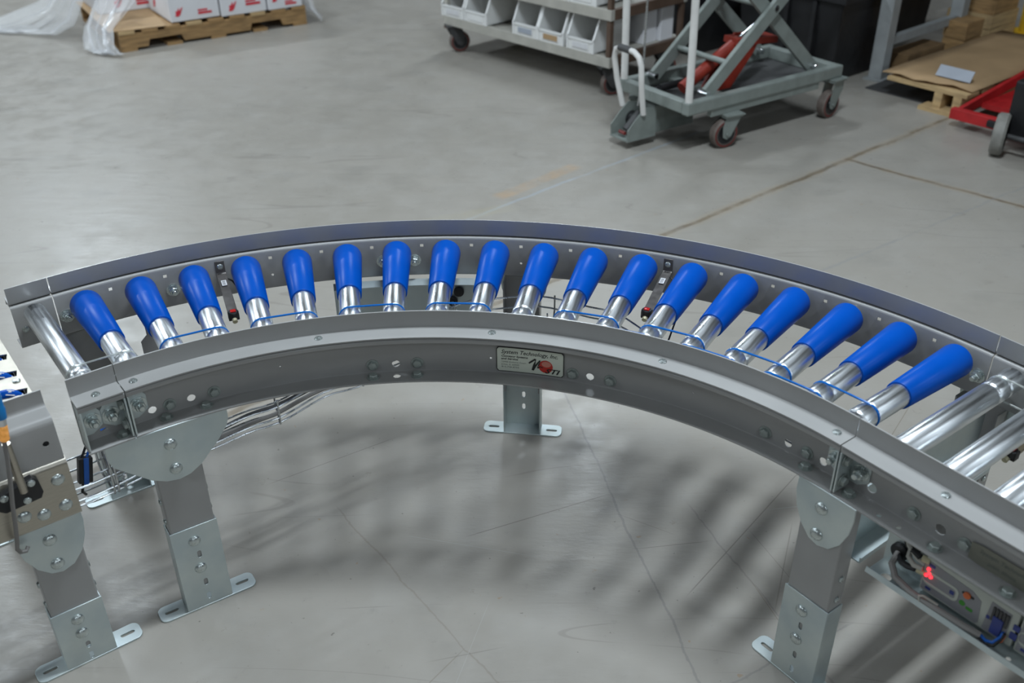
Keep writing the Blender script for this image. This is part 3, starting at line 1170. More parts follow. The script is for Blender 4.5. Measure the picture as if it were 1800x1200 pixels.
for dr, dz in ((-.055, .052), (-.055, .022), (-.042, 0), (0, 0), (.042, 0), (.055, .022), (.055, .052)):
    MB().tube([tray_pt(u, dr, dz) for u in lin(-16, 82, 70)], .0022, 6).build('wire', 'wire', trayp)
for u in lin(-13.5, 80, 9):
    path = [(-.055, .070), (-.055, .020), (-.044, -.003), (.044, -.003), (.055, .020), (.055, .060)]
    MB().tube([tray_pt(u, a, b_) for a, b_ in path], .0024, 6).build('cross_wire', 'wire', trayp)
for u in (-2.6,):
    path = [(-.055, .080), (-.055, .020), (-.044, -.003), (.044, -.003), (.055, .020), (.055, .080)]
    MB().tube([tray_pt(u, a, b_) for a, b_ in path], .0028, 6).build('cross_wire', 'wire', trayp)
# bundle of cables lying in it
for i, (dr, dz, m) in enumerate(((-.02, .009, 'cable'), (.010, .008, 'darkgrey'))):
    MB().tube([tray_pt(u, dr + .006 * math.sin(u * .4 + i), dz) for u in lin(2, 78, 50)], .005, 6).build('cable', m, trayp)
# hanging hooks at the open end
for dr in (-.055, -.035):
    MB().tube([tray_pt(-3.2, dr, .135), tray_pt(-3.0, dr, .07), tray_pt(-2.6, dr + .006, .012), tray_pt(-1.8, dr + .008, .004), tray_pt(-1.4, dr + .004, .02)], .0026, 6).build('hook', 'wire', trayp)

# black and blue plug hanging at the end section
cp = thing('cable_plug', PT('L', -.085, 1.07, .40), 'black plug with blue stripe hanging by the conveyor end', 'plug')
mt = frame('L', -.093, 1.06, .405) @ Matrix.Rotation(math.radians(14), 4, 'Y') @ Matrix.Rotation(math.radians(-8), 4, 'X')
MB().box((-.014, -.009, -.028), (.014, .009, .028), mt, .002).build('plug_body', 'black', cp)
MB().box((-.005, -.0115, -.029), (.005, -.0085, .029), mt).build('stripe', 'bluewire', cp)
for i, x in enumerate((-.006, .004)):
    MB().tube([mt @ Vector((x, 0, .027)), mt @ Vector((x + .010, .004, .050)), mt @ Vector((x + .028, .014, .072)), mt @ Vector((x + .06, .03, .085))], .0028, 6).build('wire', 'black' if i == 0 else 'bluewire', cp)
MB().tube([mt @ Vector((-.004, 0, -.027)), mt @ Vector((-.006, 0, -.05)), mt @ Vector((.004, .01, -.062))], .003, 6).build('wire', 'black', cp)

# ================================================================== control tray under the straight conveyor
ct = thing('control_tray', PT('R', .6, .98, .38), 'zinc tray of motor controllers and cables under the straight conveyor', 'control tray')
pr = sheet_profile([(.956, .402), (.953, .390), (1.012, .388), (1.012, .503)], .002, .003)
tb = MB().sweep(pr, 'R', [.098, RLEN - .1]).build('tray_channel', 'zinc', ct)
d = MB()
vdrill(d, PT('R', .131, .972, .389), .010)
vdrill(d, PT('R', .366, .972, .389), .0045)
cut(tb, d)
mt = frame('R', 0, 0, 0)
for i, (t, z) in enumerate(((.128, .432), (.149, .466), (.135, .492))):
    MB().lathe([(-.002, .0175), (.006, .0175), (.009, .014), (.009, .009)], mt @ Matrix.Translation((t, 1.008, z)) @ Matrix.Rotation(-math.pi / 2, 4, 'Z'), 20).build('grommet', 'black', tb)


def controller(t0, t1, z0, z1):
    y = .984
    b_ = MB().box((t0, y, z0), (t1, 1.010, z1), mt, .004).build('controller', 'module', ct)
    m_ = mt @ Matrix.Translation((0, y, 0))
    h = t1 - t0
    # grey printed faces
    MB().plate([(t0 + .004, z0 + .005), (t0 + .108, z0 + .004), (t0 + .112, z0 + .010), (t0 + .108, z1 - .022), (t0 + .090, z1 - .012), (t0 + .012, z1 - .006), (t0 + .004, z1 - .010)], [], -.0008, m_).build('face_panel', 'panel', b_, False)
    MB().plate(rrect(t0 + .004, z0 + .020, t0 + .070, z0 + .050, .010), [rrect(t0 + .004, z0 + .025, t0 + .065, z0 + .045, .006)], -.0018, m_).build('port_rim', 'module', b_, False)
    MB().plate([(t0 + .120, z0 + .004), (t0 + .160, z0 + .002), (t0 + .160, z1 - .010), (t0 + .124, z1 - .008)], [], -.0008, m_).build('terminal_panel', 'panel', b_, False)
    for k in range(5):
        MB().box((t0 + .130 + .006 * k, -.004, z0 + .034), (t0 + .134 + .006 * k, 0, z1 - .014), m_).build('terminal', 'darkgrey', b_)
    MB().box((t0 + .134, -.006, z0 + .010), (t0 + .152, 0, z0 + .046), m_, .0015).build('terminal_plug', 'navy', b_)
    MB().cyl(m_ @ Vector((t0 + .084, 0, z0 + .050)), m_ @ Vector((t0 + .084, -.004, z0 + .050)), .0065, 12).build('dial', 'orange', b_)
    MB().plate(rrect(t0 + .074, z0 + .048, t0 + .096, z0 + .053, .002), [], -.0014, m_).build('print', 'ink', b_, False)
    MB().plate(ring(t0 + .079, z0 + .028, .0055, 14), [], -.0014, m_).build('print', 'green', b_, False)
    MB().plate(rrect(t0 + .087, z0 + .021, t0 + .099, z0 + .027, .001), [], -.0014, m_).build('print', 'green', b_, False)
    for a, z, w2, h2 in ((t0 + .008, z1 - .016, .012, .006), (t0 + .012, z0 + .010, .010, .005), (t0 + .054, z0 + .031, .008, .008), (t0 + .122, z0 + .030, .006, .007), (t0 + .165, z0 + .020, .012, .014), (t0 + .167, z0 + .040, .011, .012)):
        MB().plate(rrect(a, z, a + w2, z + h2, .001), [], -.0014, m_).build('print', 'navy', b_, False)
    return b_


c1_ = controller(.186, .358, .402, .478)
c2_ = controller(.362, .53, .402, .478)
for (a, z) in ((.196, .455), (.1945, .440), (.203, .4415), (.199, .447)):
    MB().lathe([(0, .0032), (.002, .0030), (.0035, .0018), (.0038, .0004)], axis_mtx(mt @ Vector((a, .9832, z)), mt.to_3x3() @ Vector((0, -1, 0))), 10).build('red_indicator', 'ledred', c1_)
# cables
for name, m, r, q in (
        ('cable', 'cable', .0062, [(.128, 1.000, .432), (.133, .975, .425), (.150, .966, .410), (.185, .962, .404), (.235, .962, .404), (.290, .964, .405), (.315, .968, .404)]),
        ('cable', 'black', .0058, [(.128, 1.000, .430), (.145, .984, .432), (.160, .982, .434), (.172, .984, .437)]),
        ('cable', 'cablelt', .0048, [(.149, 1.000, .466), (.155, .985, .452), (.170, .980, .446), (.186, .982, .448)]),
        ('cable', 'black', .0060, [(.149, 1.000, .468), (.160, .985, .470), (.176, .983, .468)]),
        ('cable', 'cablelt', .0040, [(.135, 1.000, .485), (.150, .985, .475), (.172, .982, .462), (.186, .984, .458)]),
        ('wire', 'bluewire', .0030, [(.312, .968, .406), (.325, .967, .402), (.336, .969, .405), (.342, .978, .418), (.343, .979, .428)]),
        ('wire', 'black', .0030, [(.312, .965, .403), (.327, .962, .398), (.339, .966, .402), (.345, .977, .416), (.345, .979, .428)]),
        ('wire', 'orange', .0016, [(.340, .970, .405), (.346, .975, .412), (.347, .979, .424)])):
    MB().tube([mt @ Vector(v) for v in q], r, 8).build(name, m, ct)
MB().tube([mt @ Vector(v) for v in ((.206, .957, .402), (.203, .958, .412), (.210, .960, .415), (.235, .966, .410))], .0022, 6).build('cable_clip', 'cablelt', ct)
for (a, z) in ((.176, .438), (.180, .468)):
    MB().cyl(mt @ Vector((a, .984, z)), mt @ Vector((a + .014, .986, z + .001)), .0062, 10).build('plug', 'brass', ct)

# ================================================================== transfer unit at far left
tu = thing('transfer_conveyor', PT('L', -.4, 1.2, 0), 'stainless and grey conveyor unit with blue transfer wheels at the left edge', 'conveyor')
pr = sheet_profile([(1.0, Z3 - .002), (1.0, Z2 + .002), (.9565, Z2 - .002), (.9545, .500)], -.003, .012, 4)
body = MB().sweep(pr, 'L', [-.75, -.1365])
rail = body.build('side_panel', 'paint', tu)
d = MB()
drill(d, 'L', -.160, .955, .568, .006)
cut(rail, d)
pr = sheet_profile([(.960, .526), (.9475, .519), (.9475, .392), (.985, .390)], -.002, .006, 4)
sp_ = MB().sweep(pr, 'L', [-.75, -.1355]).build('stainless_plate', 'steel', tu)
for t, z in ((-.160, .486), (-.160, .423), (-.2015, .420), (-.235, .432), (-.30, .423)):
    bolt(F_DOME, PT('L', t, .9475, z), inward('L', 0), sp_)
# deck with slots
slots_ = [(-.178 - .0, 1.030), (-.178, 1.106), (-.178, 1.182), (-.178, 1.258), (-.178, 1.334), (-.30, 1.05), (-.30, 1.15), (-.30, 1.25), (-.42, 1.05), (-.42, 1.15)]
dk = MB().sweep([(1.002, .648), (1.45, .648), (1.45, .651), (1.002, .651)], 'L', [-.75, -.149]).build('deck_plate', 'steel', tu)
d = MB()
SA = math.radians(-15)
for t, R in slots_:
    m_ = frame('L', t - .012, R, .65) @ Matrix.Rotation(SA, 4, 'Z')
    d.box((-.040, -.011, -.02), (.036, .011, .02), m_)
cut(dk, d)
MB().sweep([(1.004, .60), (1.45, .60), (1.45, .603), (1.004, .603)], 'L', [-.75, -.152]).build('under_tray', 'black', tu)
MB().sweep([(1.002, .56), (1.45, .56), (1.45, .650), (1.002, .650)], 'L', [-.1505, -.149]).build('end_skirt', 'steel', tu)
for t, R in slots_:
    m_ = frame('L', t - .014, R, .627) @ Matrix.Rotation(SA + math.pi / 2, 4, 'Z')
    wh = MB().lathe([(-.0085, .025), (-.007, .031), (-.0035, .0345), (.0035, .0345), (.007, .031), (.0085, .025)], m_, 22).build('transfer_wheel', 'sleeve', tu)
    for k in range(8):
        a = 2 * math.pi * k / 8 + .3
        mk = m_ @ Matrix.Rotation(a, 4, 'X')
        MB().add([mk @ Vector(q) for q in ((-.0085, -.009, .0275), (-.0005, -.007, .0345), (.0005, .005, .0352), (-.0085, .007, .0280), (-.003, 0, .0355))],
                 [(0, 1, 4), (1, 2, 4), (2, 3, 4), (3, 0, 4), (0, 3, 2, 1)]).build('grip_pad', 'label', wh, False)
bolt(F_SMALL, PT('L', -.163, 1.068, .651), UP, dk, 'screw')
MB().sweep([(.962, .50), (.964, .50), (.964, .61), (.962, .61)], 'L', [-.75, -.140]).build('hole_shade_sheet', 'darkgrey', tu)  # dark sheet added behind the panel hole for the shade inside
MB().sweep(chan_profile('out'), 'L', [-.75, -.1365]).build('side_panel', 'paint', tu)
support_leg('L', -.200, False, tu, foot_h=.160, top=.3905, plate='short', bolts=(.128, .088), slots=(.050, .018))
support_leg('L', -.200, True, tu, foot_h=.236, top=.5035, plate='short')
# sensor clamp, rod, indicator and cable on the stainless plate
mt = frame('L', 0, 0, 0)
cl = MB()
cl.add([mt @ Vector(v) for v in [(-.272, .930, .474), (-.262, .930, .466), (-.197, .930, .471), (-.191, .930, .483), (-.194, .930, .512), (-.203, .930, .522), (-.262, .930, .507), (-.272, .930, .494)]] +
       [mt @ Vector(v) for v in [(-.272, .9470, .474), (-.262, .9470, .466), (-.197, .9470, .471), (-.191, .9470, .483), (-.194, .9470, .512), (-.203, .9470, .522), (-.262, .9470, .507), (-.272, .9470, .494)]],
       [list(range(8)), list(range(8, 16))[::-1]] + [(i, i + 8, (i + 1) % 8 + 8, (i + 1) % 8) for i in range(8)])
cl = cl.build('clamp_block', 'black', tu, bevel=.0015)
for t, z in ((-.207, .512), (-.222, .478), (-.258, .500)):
    bolt(F_SMALL, mt @ Vector((t, .930, z)), mt.to_3x3() @ Vector((0, -1, 0)), cl, 'screw')
MB().cyl(mt @ Vector((-.2235, .918, .508)), mt @ Vector((-.2260, .912, .625)), .0075, 14).build('sensor_rod', 'steel', tu)
ind = MB().lathe([(0, .0075), (.002, .0085), (.030, .0085), (.032, .007)], axis_mtx(mt @ Vector((-.2265, .905, .637)), mt.to_3x3() @ Vector((.12, 0, 1))), 16).build('indicator', 'ledamber', tu)
MB().lathe([(0, .0085), (.014, .0085)], axis_mtx(mt @ Vector((-.2226, .905, .669)), mt.to_3x3() @ Vector((.12, 0, 1))), 8).build('ring_nut', 'chrome', ind)
MB().lathe([(0, .0098), (.020, .0098), (.024, .008), (.05, .006)], axis_mtx(mt @ Vector((-.2209, .905, .683)), mt.to_3x3() @ Vector((.12, 0, 1))), 14).build('connector', 'cyan', ind)
MB().tube([mt @ Vector(v) for v in ((-.228, .906, .637), (-.232, .905, .60), (-.240, .905, .55), (-.249, .906, .50), (-.256, .909, .45), (-.262, .914, .41), (-.266, .922, .385), (-.262, .932, .368), (-.252, .936, .362), (-.246, .940, .368))], .0042, 8).build('cable', 'cable', tu)

# ================================================================== BACKGROUND: scraps
for i, uvw in enumerate(((-.72, 3.62), (-.31, 3.57))):
    x, y = uvw
    r = .018
    vs = [(x + r * math.cos(a) * random.uniform(.6, 1.5), y + r * math.sin(a) * random.uniform(.5, 1), .004 + random.uniform(0, .008)) for a in [k * math.pi / 4 for k in range(8)]]
    ob = MB().add(vs + [(v[0], v[1], .0006) for v in vs], [list(range(8)), list(range(8, 16))[::-1]] + [(i_, i_ + 8, (i_ + 1) % 8 + 8, (i_ + 1) % 8) for i_ in range(8)]).build('leaf_scrap', 'leaf', None, False)
    tag(ob, ('larger dry brown leaf scrap on the floor behind the curve, left of the other', 'smaller dry brown scrap on the floor behind the curve, right of the other')[i], 'scrap')


def basis(o, x, y=None):
    x = Vector((x[0], x[1], 0)).normalized()
    y = Vector((-x.y, x.x, 0))
    return Matrix(((x.x, y.x, 0, o[0]), (x.y, y.y, 0, o[1]), (0, 0, 1, o[2] if len(o) > 2 else 0), (0, 0, 0, 1)))


# ------------------------------------------------------------------ left pallet with cartons
pm = basis((-2.444, 6.289), (1.05, .689))
PL, PD = 1.256, 1.02
pal = thing('wooden_pallet', pm @ Vector((.6, .5, 0)), 'wooden stringer pallet under white cartons at upper left', 'pallet')
for y0 in (0, .49, .98):
    o = [(0, .018), (.17, .018), (.185, .060), (.39, .060), (.405, .018), (.85, .018), (.865, .060), (1.07, .060), (1.085, .018), (PL, .018), (PL, .106), (0, .106)]
    MB().plate(o, [], .04, pm @ Matrix.Translation((0, y0, 0))).build('stringer', 'wood', pal, False)
nb = 9
for i in range(nb):
    x = i * (PL - .10) / (nb - 1)
    MB().box((x, -.004, .106), (x + .10, PD + .004, .124), pm).build('deck_board', 'wood' if i % 3 else 'woodpale', pal, False)
for x in (0, .29, .58, .87, PL - .10):
    MB().box((x, -.002, .0), (x + .10, PD, .018), pm).build('bottom_board', 'wood', pal, False)
cs = MB()
cs.add([pm @ Vector(v) for v in ((-.05, .02, .126), (.30, -.01, .126), (.34, .45, .126), (.36, .98, .126), (-.02, 1.0, .126), (-.05, .02, .132), (.30, -.01, .130), (.34, .45, .131), (.36, .98, .132), (-.02, 1.0, .132))],
       [(4, 3, 2, 1, 0), (5, 6, 7, 8, 9), (0, 1, 6, 5), (1, 2, 7, 6), (2, 3, 8, 7), (3, 4, 9, 8), (4, 0, 5, 9)])
tag(cs.build('cardboard_sheet', 'card', None, False), 'flat cardboard sheet lying on the pallet corner, left of the cartons', 'cardboard')


def bird(mb, m_, s):
    """small red carton mark: a dart shape with a round head"""
    o = [(0, 0), (.35, -.05), (.62, .12), (.85, .60), (1.0, .95), (.80, .88), (.60, .55), (.52, .95), (.35, .60), (.10, .55), (.12, .25)]
    mb.plate([(a * s, b_ * s) for a, b_ in o], [], -.0015, m_)


def carton(x0, y0, x1, y1, z0, z1, lab, marks):
    t = thing('white_carton', pm @ Vector(((x0 + x1) / 2, (y0 + y1) / 2, z0)), lab, 'box', 'cartons on the left pallet')
    MB().box((x0, y0, z0), (x1, y1, z1), pm, .004).build('carton_body', 'carton', t, False)
    MB().box((x0 - .001, (y0 + y1) / 2 - .025, z1 - .06), (x1 + .001, (y0 + y1) / 2 + .025, z1 + .0012), pm).build('tape', 'label', t, False)
    for (fx, fz, s, side) in marks:
        m_ = pm @ Matrix.Translation((x0 + fx, y0 - .0002, z0 + fz)) if side == 'f' else pm @ Matrix.Translation((x0 - .0002, y1 - fx, z0 + fz)) @ Matrix.Rotation(-math.pi / 2, 4, 'Z')
        mb = MB()
        if s > 0:
            bird(mb, m_, s)
        else:
            mb.plate([(0, 0), (-s, 0), (-s, -s * .16), (0, -s * .16)], [], -.0015, m_)
            mb.plate([(0, -s * .22), (-s * .7, -s * .22), (-s * .7, -s * .34), (0, -s * .34)], [], -.0015, m_)
        mb.build('printed_mark', 'redprint', t, False)
    return t


carton(.345, .02, .665, .50, .1325, .42, 'white carton with red bird mark at the near corner of the pallet load', [(.03, .035, .055, 'f'), (.18, .030, -.09, 'f'), (.12, .04, .06, 's')])
carton(.675, .01, .985, .50, .1265, .42, 'white carton with red bird mark, middle of the pallet load', [(.05, .03, .06, 'f'), (.17, .05, -.10, 'f')])
carton(.995, .00, 1.235, .50, .1265, .42, 'white carton at the right end of the pallet load', [(.03, .05, .055, 'f'), (.12, .02, -.08, 'f')])
carton(.02, .52, .50, .98, .1335, .42, 'white carton with red bird mark behind the cardboard sheet on the pallet', [(.10, .03, .07, 'f'), (.25, .03, -.1, 'f')])
carton(.52, .52, 1.2, .98, .1265, .42, 'long white carton at the back of the pallet load', [(.2, .05, .06, 'f')])


# stretch film: ruffled sheets trailing off the load
def film(rows, name, lab, seed):
    random.seed(seed)
    nu = 22
    vs, fs = [], []
    nv = len(rows)
    ph = [random.uniform(0, 6) for _ in range(6)]
    for j, (a, b_) in enumerate(rows):
        a, b_ = Vector(a), Vector(b_)
        for i in range(nu + 1):
            t = i / nu
            p_ = a.lerp(b_, t)
            fall = 1.0
            p_ = p_ + Vector((math.sin(t * 23 + ph[0] + j * .8) * .020, math.sin(t * 31 + ph[1] + j) * .020, abs(math.sin(t * 17 + ph[2] + j * .5)) * .022 * fall + .003))
            vs.append(pm @ p_)
    for j in range(nv - 1):
        for i in range(nu):
            k = j * (nu + 1) + i
            fs.append((k, k + 1, k + nu + 2, k + nu + 1))
    mb = MB().add(vs, fs)
    ob = mb.build(name, 'wrap', None, True, angle=60)
    sf = ob.modifiers.new('thickness', 'SOLIDIFY')
    sf.thickness = .0008
    tag(ob, lab, 'plastic wrap')
    return ob


film([((-.05, .35, .42), (-.01, 1.0, .42)), ((-.10, .35, .28), (-.10, 1.05, .27)), ((-.18, .38, .12), (-.25, 1.15, .12)), ((-.26, .55, .02), (-.50, 1.25, .03)), ((-.36, .70, .006), (-.72, 1.28, .006)), ((-.46, .86, .006), (-.86, 1.28, .006))],
     'stretch_film', 'clear plastic stretch film trailing on the floor left of the pallet', 3)
film([((.20, .20, .24), (.05, .50, .30)), ((.06, .08, .16), (-.05, .42, .19)), ((-.03, -.02, .13), (-.13, .32, .10)), ((-.06, -.07, .05), (-.16, .20, .05)), ((-.05, -.10, .005), (-.18, .10, .005)), ((-.02, -.13, .005), (-.12, .03, .005))],
     'stretch_film', 'crumpled clear film hanging over the near left pallet corner', 5)
film([((1.26, .0, .40), (1.26, .45, .40)), ((1.28, -.03, .22), (1.29, .45, .22)), ((1.31, -.05, .08), (1.34, .45, .08)), ((1.36, -.06, .006), (1.42, .42, .006))],
     'stretch_film', 'clear film hanging down at the right end of the pallet', 8)


# ------------------------------------------------------------------ casters
def caster(parent, p, r, wdt, ang, top, tyre='wheelred', fork='lift', hub='black'):
    x, y = p
    m_ = Matrix.Translation((x, y, r)) @ Matrix.Rotation(ang, 4, 'Z')
    # wheel axis = local Y
    mw = m_ @ Matrix.Rotation(math.pi / 2, 4, 'Z')
    wl = MB().lathe([(-wdt / 2, r * .70), (-wdt / 2, r * .90), (-wdt * .35, r), (wdt * .35, r), (wdt / 2, r * .90), (wdt / 2, r * .70)], mw, 26, False).build('caster_wheel', 'wheelrim', parent)
    MB().lathe([(-wdt * .52, r * .79), (-wdt * .52, r * .89), (wdt * .52, r * .89), (wdt * .52, r * .79)], mw, 26, False).build('tyre_band', tyre, wl)
    MB().lathe([(-wdt * .52, .006), (-wdt * .52, r * .30), (-wdt * .40, r * .34), (-wdt * .51, r * .80), (wdt * .51, r * .80), (wdt * .40, r * .34), (wdt * .52, r * .30), (wdt * .52, .006)], mw, 20).build('hub', hub, wl)
    fk = MB()
    for s in (-1, 1):
        yy = s * (wdt / 2 + .006)
        o = [(-.022, -.012), (.0, -.024), (.022, -.012), (.070, r * .9 + .012), (.070, top - r - .010), (-.010, top - r - .010), (-.026, r * .5)]
        fk.plate(o, [], .003, m_ @ Matrix.Translation((0, yy - .0015, 0)))
    fk.box((-.020, -wdt / 2 - .012, top - r - .016), (.080, wdt / 2 + .012, top - r - .006), m_)
    fk.lathe([(-wdt / 2 - .014, .007), (wdt / 2 + .014, .007)], mw, 10)
    f = fk.build('caster_fork', fork, parent, False)
    MB().box((-.022, -wdt / 2 - .020, top - r - .006), (.085, wdt / 2 + .020, top - r), m_).build('caster_plate', fork, f, False)
    return wl


# ------------------------------------------------------------------ bin cart
bm_ = basis((-.338, 6.225), (.685, -.729))       # x along the front, y away from the camera
bc = thing('bin_cart', bm_ @ Vector((.62, .3, 0)), 'beige shelf cart on casters holding white plastic bins', 'cart')
CL, CDp = 1.35, .62
BY = -.02


def bpt(x, y, z):
    return bm_ @ Vector((x, y, z))


for z0 in (.165, .412):
    MB().box((-.075, BY, z0), (CL - .055, BY + .03, z0 + .055), bm_, .003).build('shelf_beam', 'cartframe', bc, False)
    MB().box((-.075, CDp - .03, z0), (CL - .055, CDp, z0 + .055), bm_, .003).build('shelf_beam', 'cartframe', bc, False)
    for x in (-.075, CL - .085):
        MB().box((x, BY + .03, z0), (x + .03, CDp - .03, z0 + .055), bm_, .003).build('shelf_beam', 'cartbrown', bc, False)
    MB().box((-.045, BY + .03, z0 + .035), (CL - .085, CDp - .03, z0 + .045), bm_).build('shelf_deck', 'cartframe', bc, False)
for x in (-.070, CL - .090):
    for y in (BY + .006, CDp - .036):
        MB().box((x, y, .220), (x + .028, y + .028, .412), bm_, .003).build('corner_post', 'cartframe' if x < 0 else 'cartbrown', bc, False)
        MB().box((x, y, .467), (x + .028, y + .028, 1.25), bm_, .003).build('corner_post', 'cartframe' if x < 0 else 'cartbrown', bc, False)
for (x, y) in ((0.0, .04), (1.25, .06), (0.0, .52), (1.25, .52)):
    q = bpt(x, y, 0)
    caster(bc, (q.x, q.y), .064, .040, math.radians(200), .1652, 'wheelred', 'darkgrey', 'black')
MB().add([bpt(-.10, .0, .145), bpt(-.03, -.02, .150), bpt(-.02, .03, .150), bpt(-.10, .04, .145), bpt(-.10, .0, .135), bpt(-.03, -.02, .140), bpt(-.02, .03, .140), bpt(-.10, .04, .135)],
         [(0, 1, 2, 3), (7, 6, 5, 4), (0, 4, 5, 1), (1, 5, 6, 2), (2, 6, 7, 3), (3, 7, 4, 0)]).build('brake_pedal', 'cartbrown', bc, False)


def bin_mesh(wd=.190, dp=.30, ht=.185, t=.004):
    """stack bin with an open, sloped hopper front; origin at front bottom middle, y = depth"""
    mb = MB()
    side = [(0, 0), (0, .068), (.050, ht), (dp, ht), (dp, 0)]          # (depth, z)
    h = wd / 2
    rot = Matrix.Rotation(math.pi / 2, 4, 'Z')
    for s in (-1, 1):
        x = s * h
        mb.plate(side, [], t, Matrix.Translation((x + (t if s < 0 else 0), 0, 0)) @ rot)
    mb.box((-h, 0, 0), (h, dp, t))
    mb.box((-h, 0, t), (h, t, .062))
    mb.box((-h, dp - t, t), (h, dp, ht))
    # rolled rims
    for s in (-1, 1):
        x = s * h
        mb.box((x - .006, .047, ht - .008), (x + .006, dp, ht + .002))
        mb.beam((x, -.003, .062), (x, .050, ht - .004), .012, .008)
        mb.box((x - .006, -.006, .0), (x + .006, .002, .076))
    mb.box((-h, -.006, .056), (h, .006, .066))
    mb.box((-h * .66, -.004, .014), (h * .66, .001, .048))       # card holder
    return mb


BINM = bin_mesh().mesh('bin', Vector(), False)
BINM.materials.append(M['bin'])
CARDM = MB().box((-.055, -.006, .017), (.055, -.0035, .046)).mesh('card', Vector(), False)
bins = [(.016, .220, 'white bin with a label card, leftmost on the lower cart shelf', 'label'),
        (.226, .220, 'white bin second from the left on the lower cart shelf', None),
        (.650, .220, 'white bin with a blue-white card, left of three at the cart middle', 'paper'),
        (.853, .220, 'white bin with a tan card, middle of three on the lower shelf', 'card'),
        (1.080, .220, 'white bin nearest the lift table on the lower cart shelf', 'label')]
for x, z, lab, card in bins:
    m_ = bm_ @ Matrix.Translation((x, BY + .002, z)) @ Matrix.Rotation(math.radians(random.uniform(-1, 1)), 4, 'Z')
    o = m_ @ Vector((0, 0, 0))
    t = thing('storage_bin', o, lab, 'bin', 'white bins on the cart')
    place('bin_shell', BINM, None, m_, t)
    if card:
        cm_ = CARDM.copy()
        cm_.materials.append(M[card])
        place('label_card', cm_, None, m_, t)
for x, lab in ((1.08, 'white bin on the upper cart shelf beside the white handle tube'),):
    m_ = bm_ @ Matrix.Translation((x, BY + .01, .4672)) @ Matrix.Rotation(.03, 4, 'Z')
    t = thing('storage_bin', m_ @ Vector((0, 0, 0)), lab, 'bin', 'white bins on the cart')
    place('bin_shell', BINM, None, m_, t)
# cartons at the back of the lower shelf, seen from the cart's end
for y, x, lab in ((.345, .98, 'white carton on the lower cart shelf, near the bins'), (.47, 1.00, 'white carton at the back of the lower cart shelf')):
    ob = MB().box((x, y, .2105), (x + .24, y + .11, .395), bm_, .004).build('shelf_carton', 'carton', None, False)
    tag(ob, lab, 'box', 'cartons on the cart')

# ------------------------------------------------------------------ scissor lift table
LU = Vector((.828, .561, 0))                       # along its length
lm = Matrix(((LU.x, -LU.y, 0, .812), (LU.y, LU.x, 0, 4.376), (0, 0, 1, 0), (0, 0, 0, 1)))   # origin: handle end, right side; y to the left
LL, LW = 1.06, .50
lt = thing('scissor_lift_table', lm @ Vector((.5, .25, 0)), 'sage grey scissor lift table on casters with white push handle', 'lift table')
for y in (0, LW):
    yy = y if y == 0 else y - .045
    MB().box((0, yy, .200), (LL, yy + .045, .260), lm, .008).build('side_beam', 'lift', lt, False)
    MB().box((.16, yy + .008, .165), (.90, yy + .037, .200), lm, .002).build('lower_rail', 'lift', lt, False)
MB().box((0, .045, .205), (.045, LW - .045, .258), lm, .004).build('end_beam', 'lift', lt, False)
MB().box((LL - .05, .045, .200), (LL, LW - .045, .258), lm, .004).build('end_beam', 'lift', lt, False)
MB().box((.30, .045, .200), (.36, LW - .045, .215), lm).build('cross_plate', 'lift', lt, False)
MB().box((.045, .05, .196), (LL - .05, LW - .05, .200), lm).build('floor_pan', 'darkgrey', lt, False)
for (x, y, a) in ((.255, .01, 25), (.995, .01, 40), (.12, LW - .02, -100), (.98, LW - .03, 30)):
    q = lm @ Vector((x, y, 0))
    caster(lt, (q.x, q.y), .070, .045, math.radians(a), .1655 if x < .9 or y > .2 else .1995)
# push handle: two uprights
for y in (.022, LW - .022):
    MB().tube([lm @ Vector(v) for v in ((.022, y, .255), (.015, y, .55), (.005, y, .86), (-.03, y if y < .2 else y, .92))], .0175, 14).build('handle_upright', 'white', lt)
MB().tube([lm @ Vector((-.03, .022, .92)), lm @ Vector((-.035, LW - .022, .92))], .0175, 12).build('handle_bar', 'white', lt)
# scissor arms, both sides
for y in (.055, LW - .085):
    MB().beam(lm @ Vector((.16, y, .265)), lm @ Vector((.98, y, .960)), .022, .062).build('scissor_arm', 'lift', lt, False)
    MB().beam(lm @ Vector((.90, y + .026, .265)), lm @ Vector((.10, y + .026, .960)), .022, .062).build('scissor_arm', 'lift', lt, False)
    for q in ((.16, .265), (.90, .265), (.555, .600)):
        MB().cyl(lm @ Vector((q[0], y - .016, q[1])), lm @ Vector((q[0], y + .045, q[1])), .014, 12).build('pivot_pin', 'chrome', lt)
for q in ((.55, .60), (.30, .38)):
    MB().cyl(lm @ Vector((q[0], .07, q[1])), lm @ Vector((q[0], LW - .07, q[1])), .014, 12).build('cross_shaft', 'lift', lt)
# red hydraulic ram and its bracket
MB().plate([(.33, .215), (.44, .215), (.57, .36), (.62, .44), (.52, .45), (.40, .33)], [], .012, lm @ Matrix.Translation((0, .17, 0))).build('ram_bracket', 'orangered', lt, False)
MB().plate([(.33, .215), (.44, .215), (.57, .36), (.62, .44), (.52, .45), (.40, .33)], [], .012, lm @ Matrix.Translation((0, .25, 0))).build('ram_bracket', 'orangered', lt, False)
MB().beam(lm @ Vector((.46, .22, .43)), lm @ Vector((.72, .20, .41)), .10, .030).build('ram_arm', 'orangered', lt, False)
MB().cyl(lm @ Vector((.16, .215, .25)), lm @ Vector((.50, .215, .42)), .030, 16).build('ram_cylinder', 'orangered', lt)
MB().cyl(lm @ Vector((.50, .215, .42)), lm @ Vector((.62, .215, .48)), .016, 14).build('ram_rod', 'chrome', lt)
MB().cyl(lm @ Vector((.12, .33, .232)), lm @ Vector((.40, .33, .232)), .018, 12).build('hose_pipe', 'black', lt)
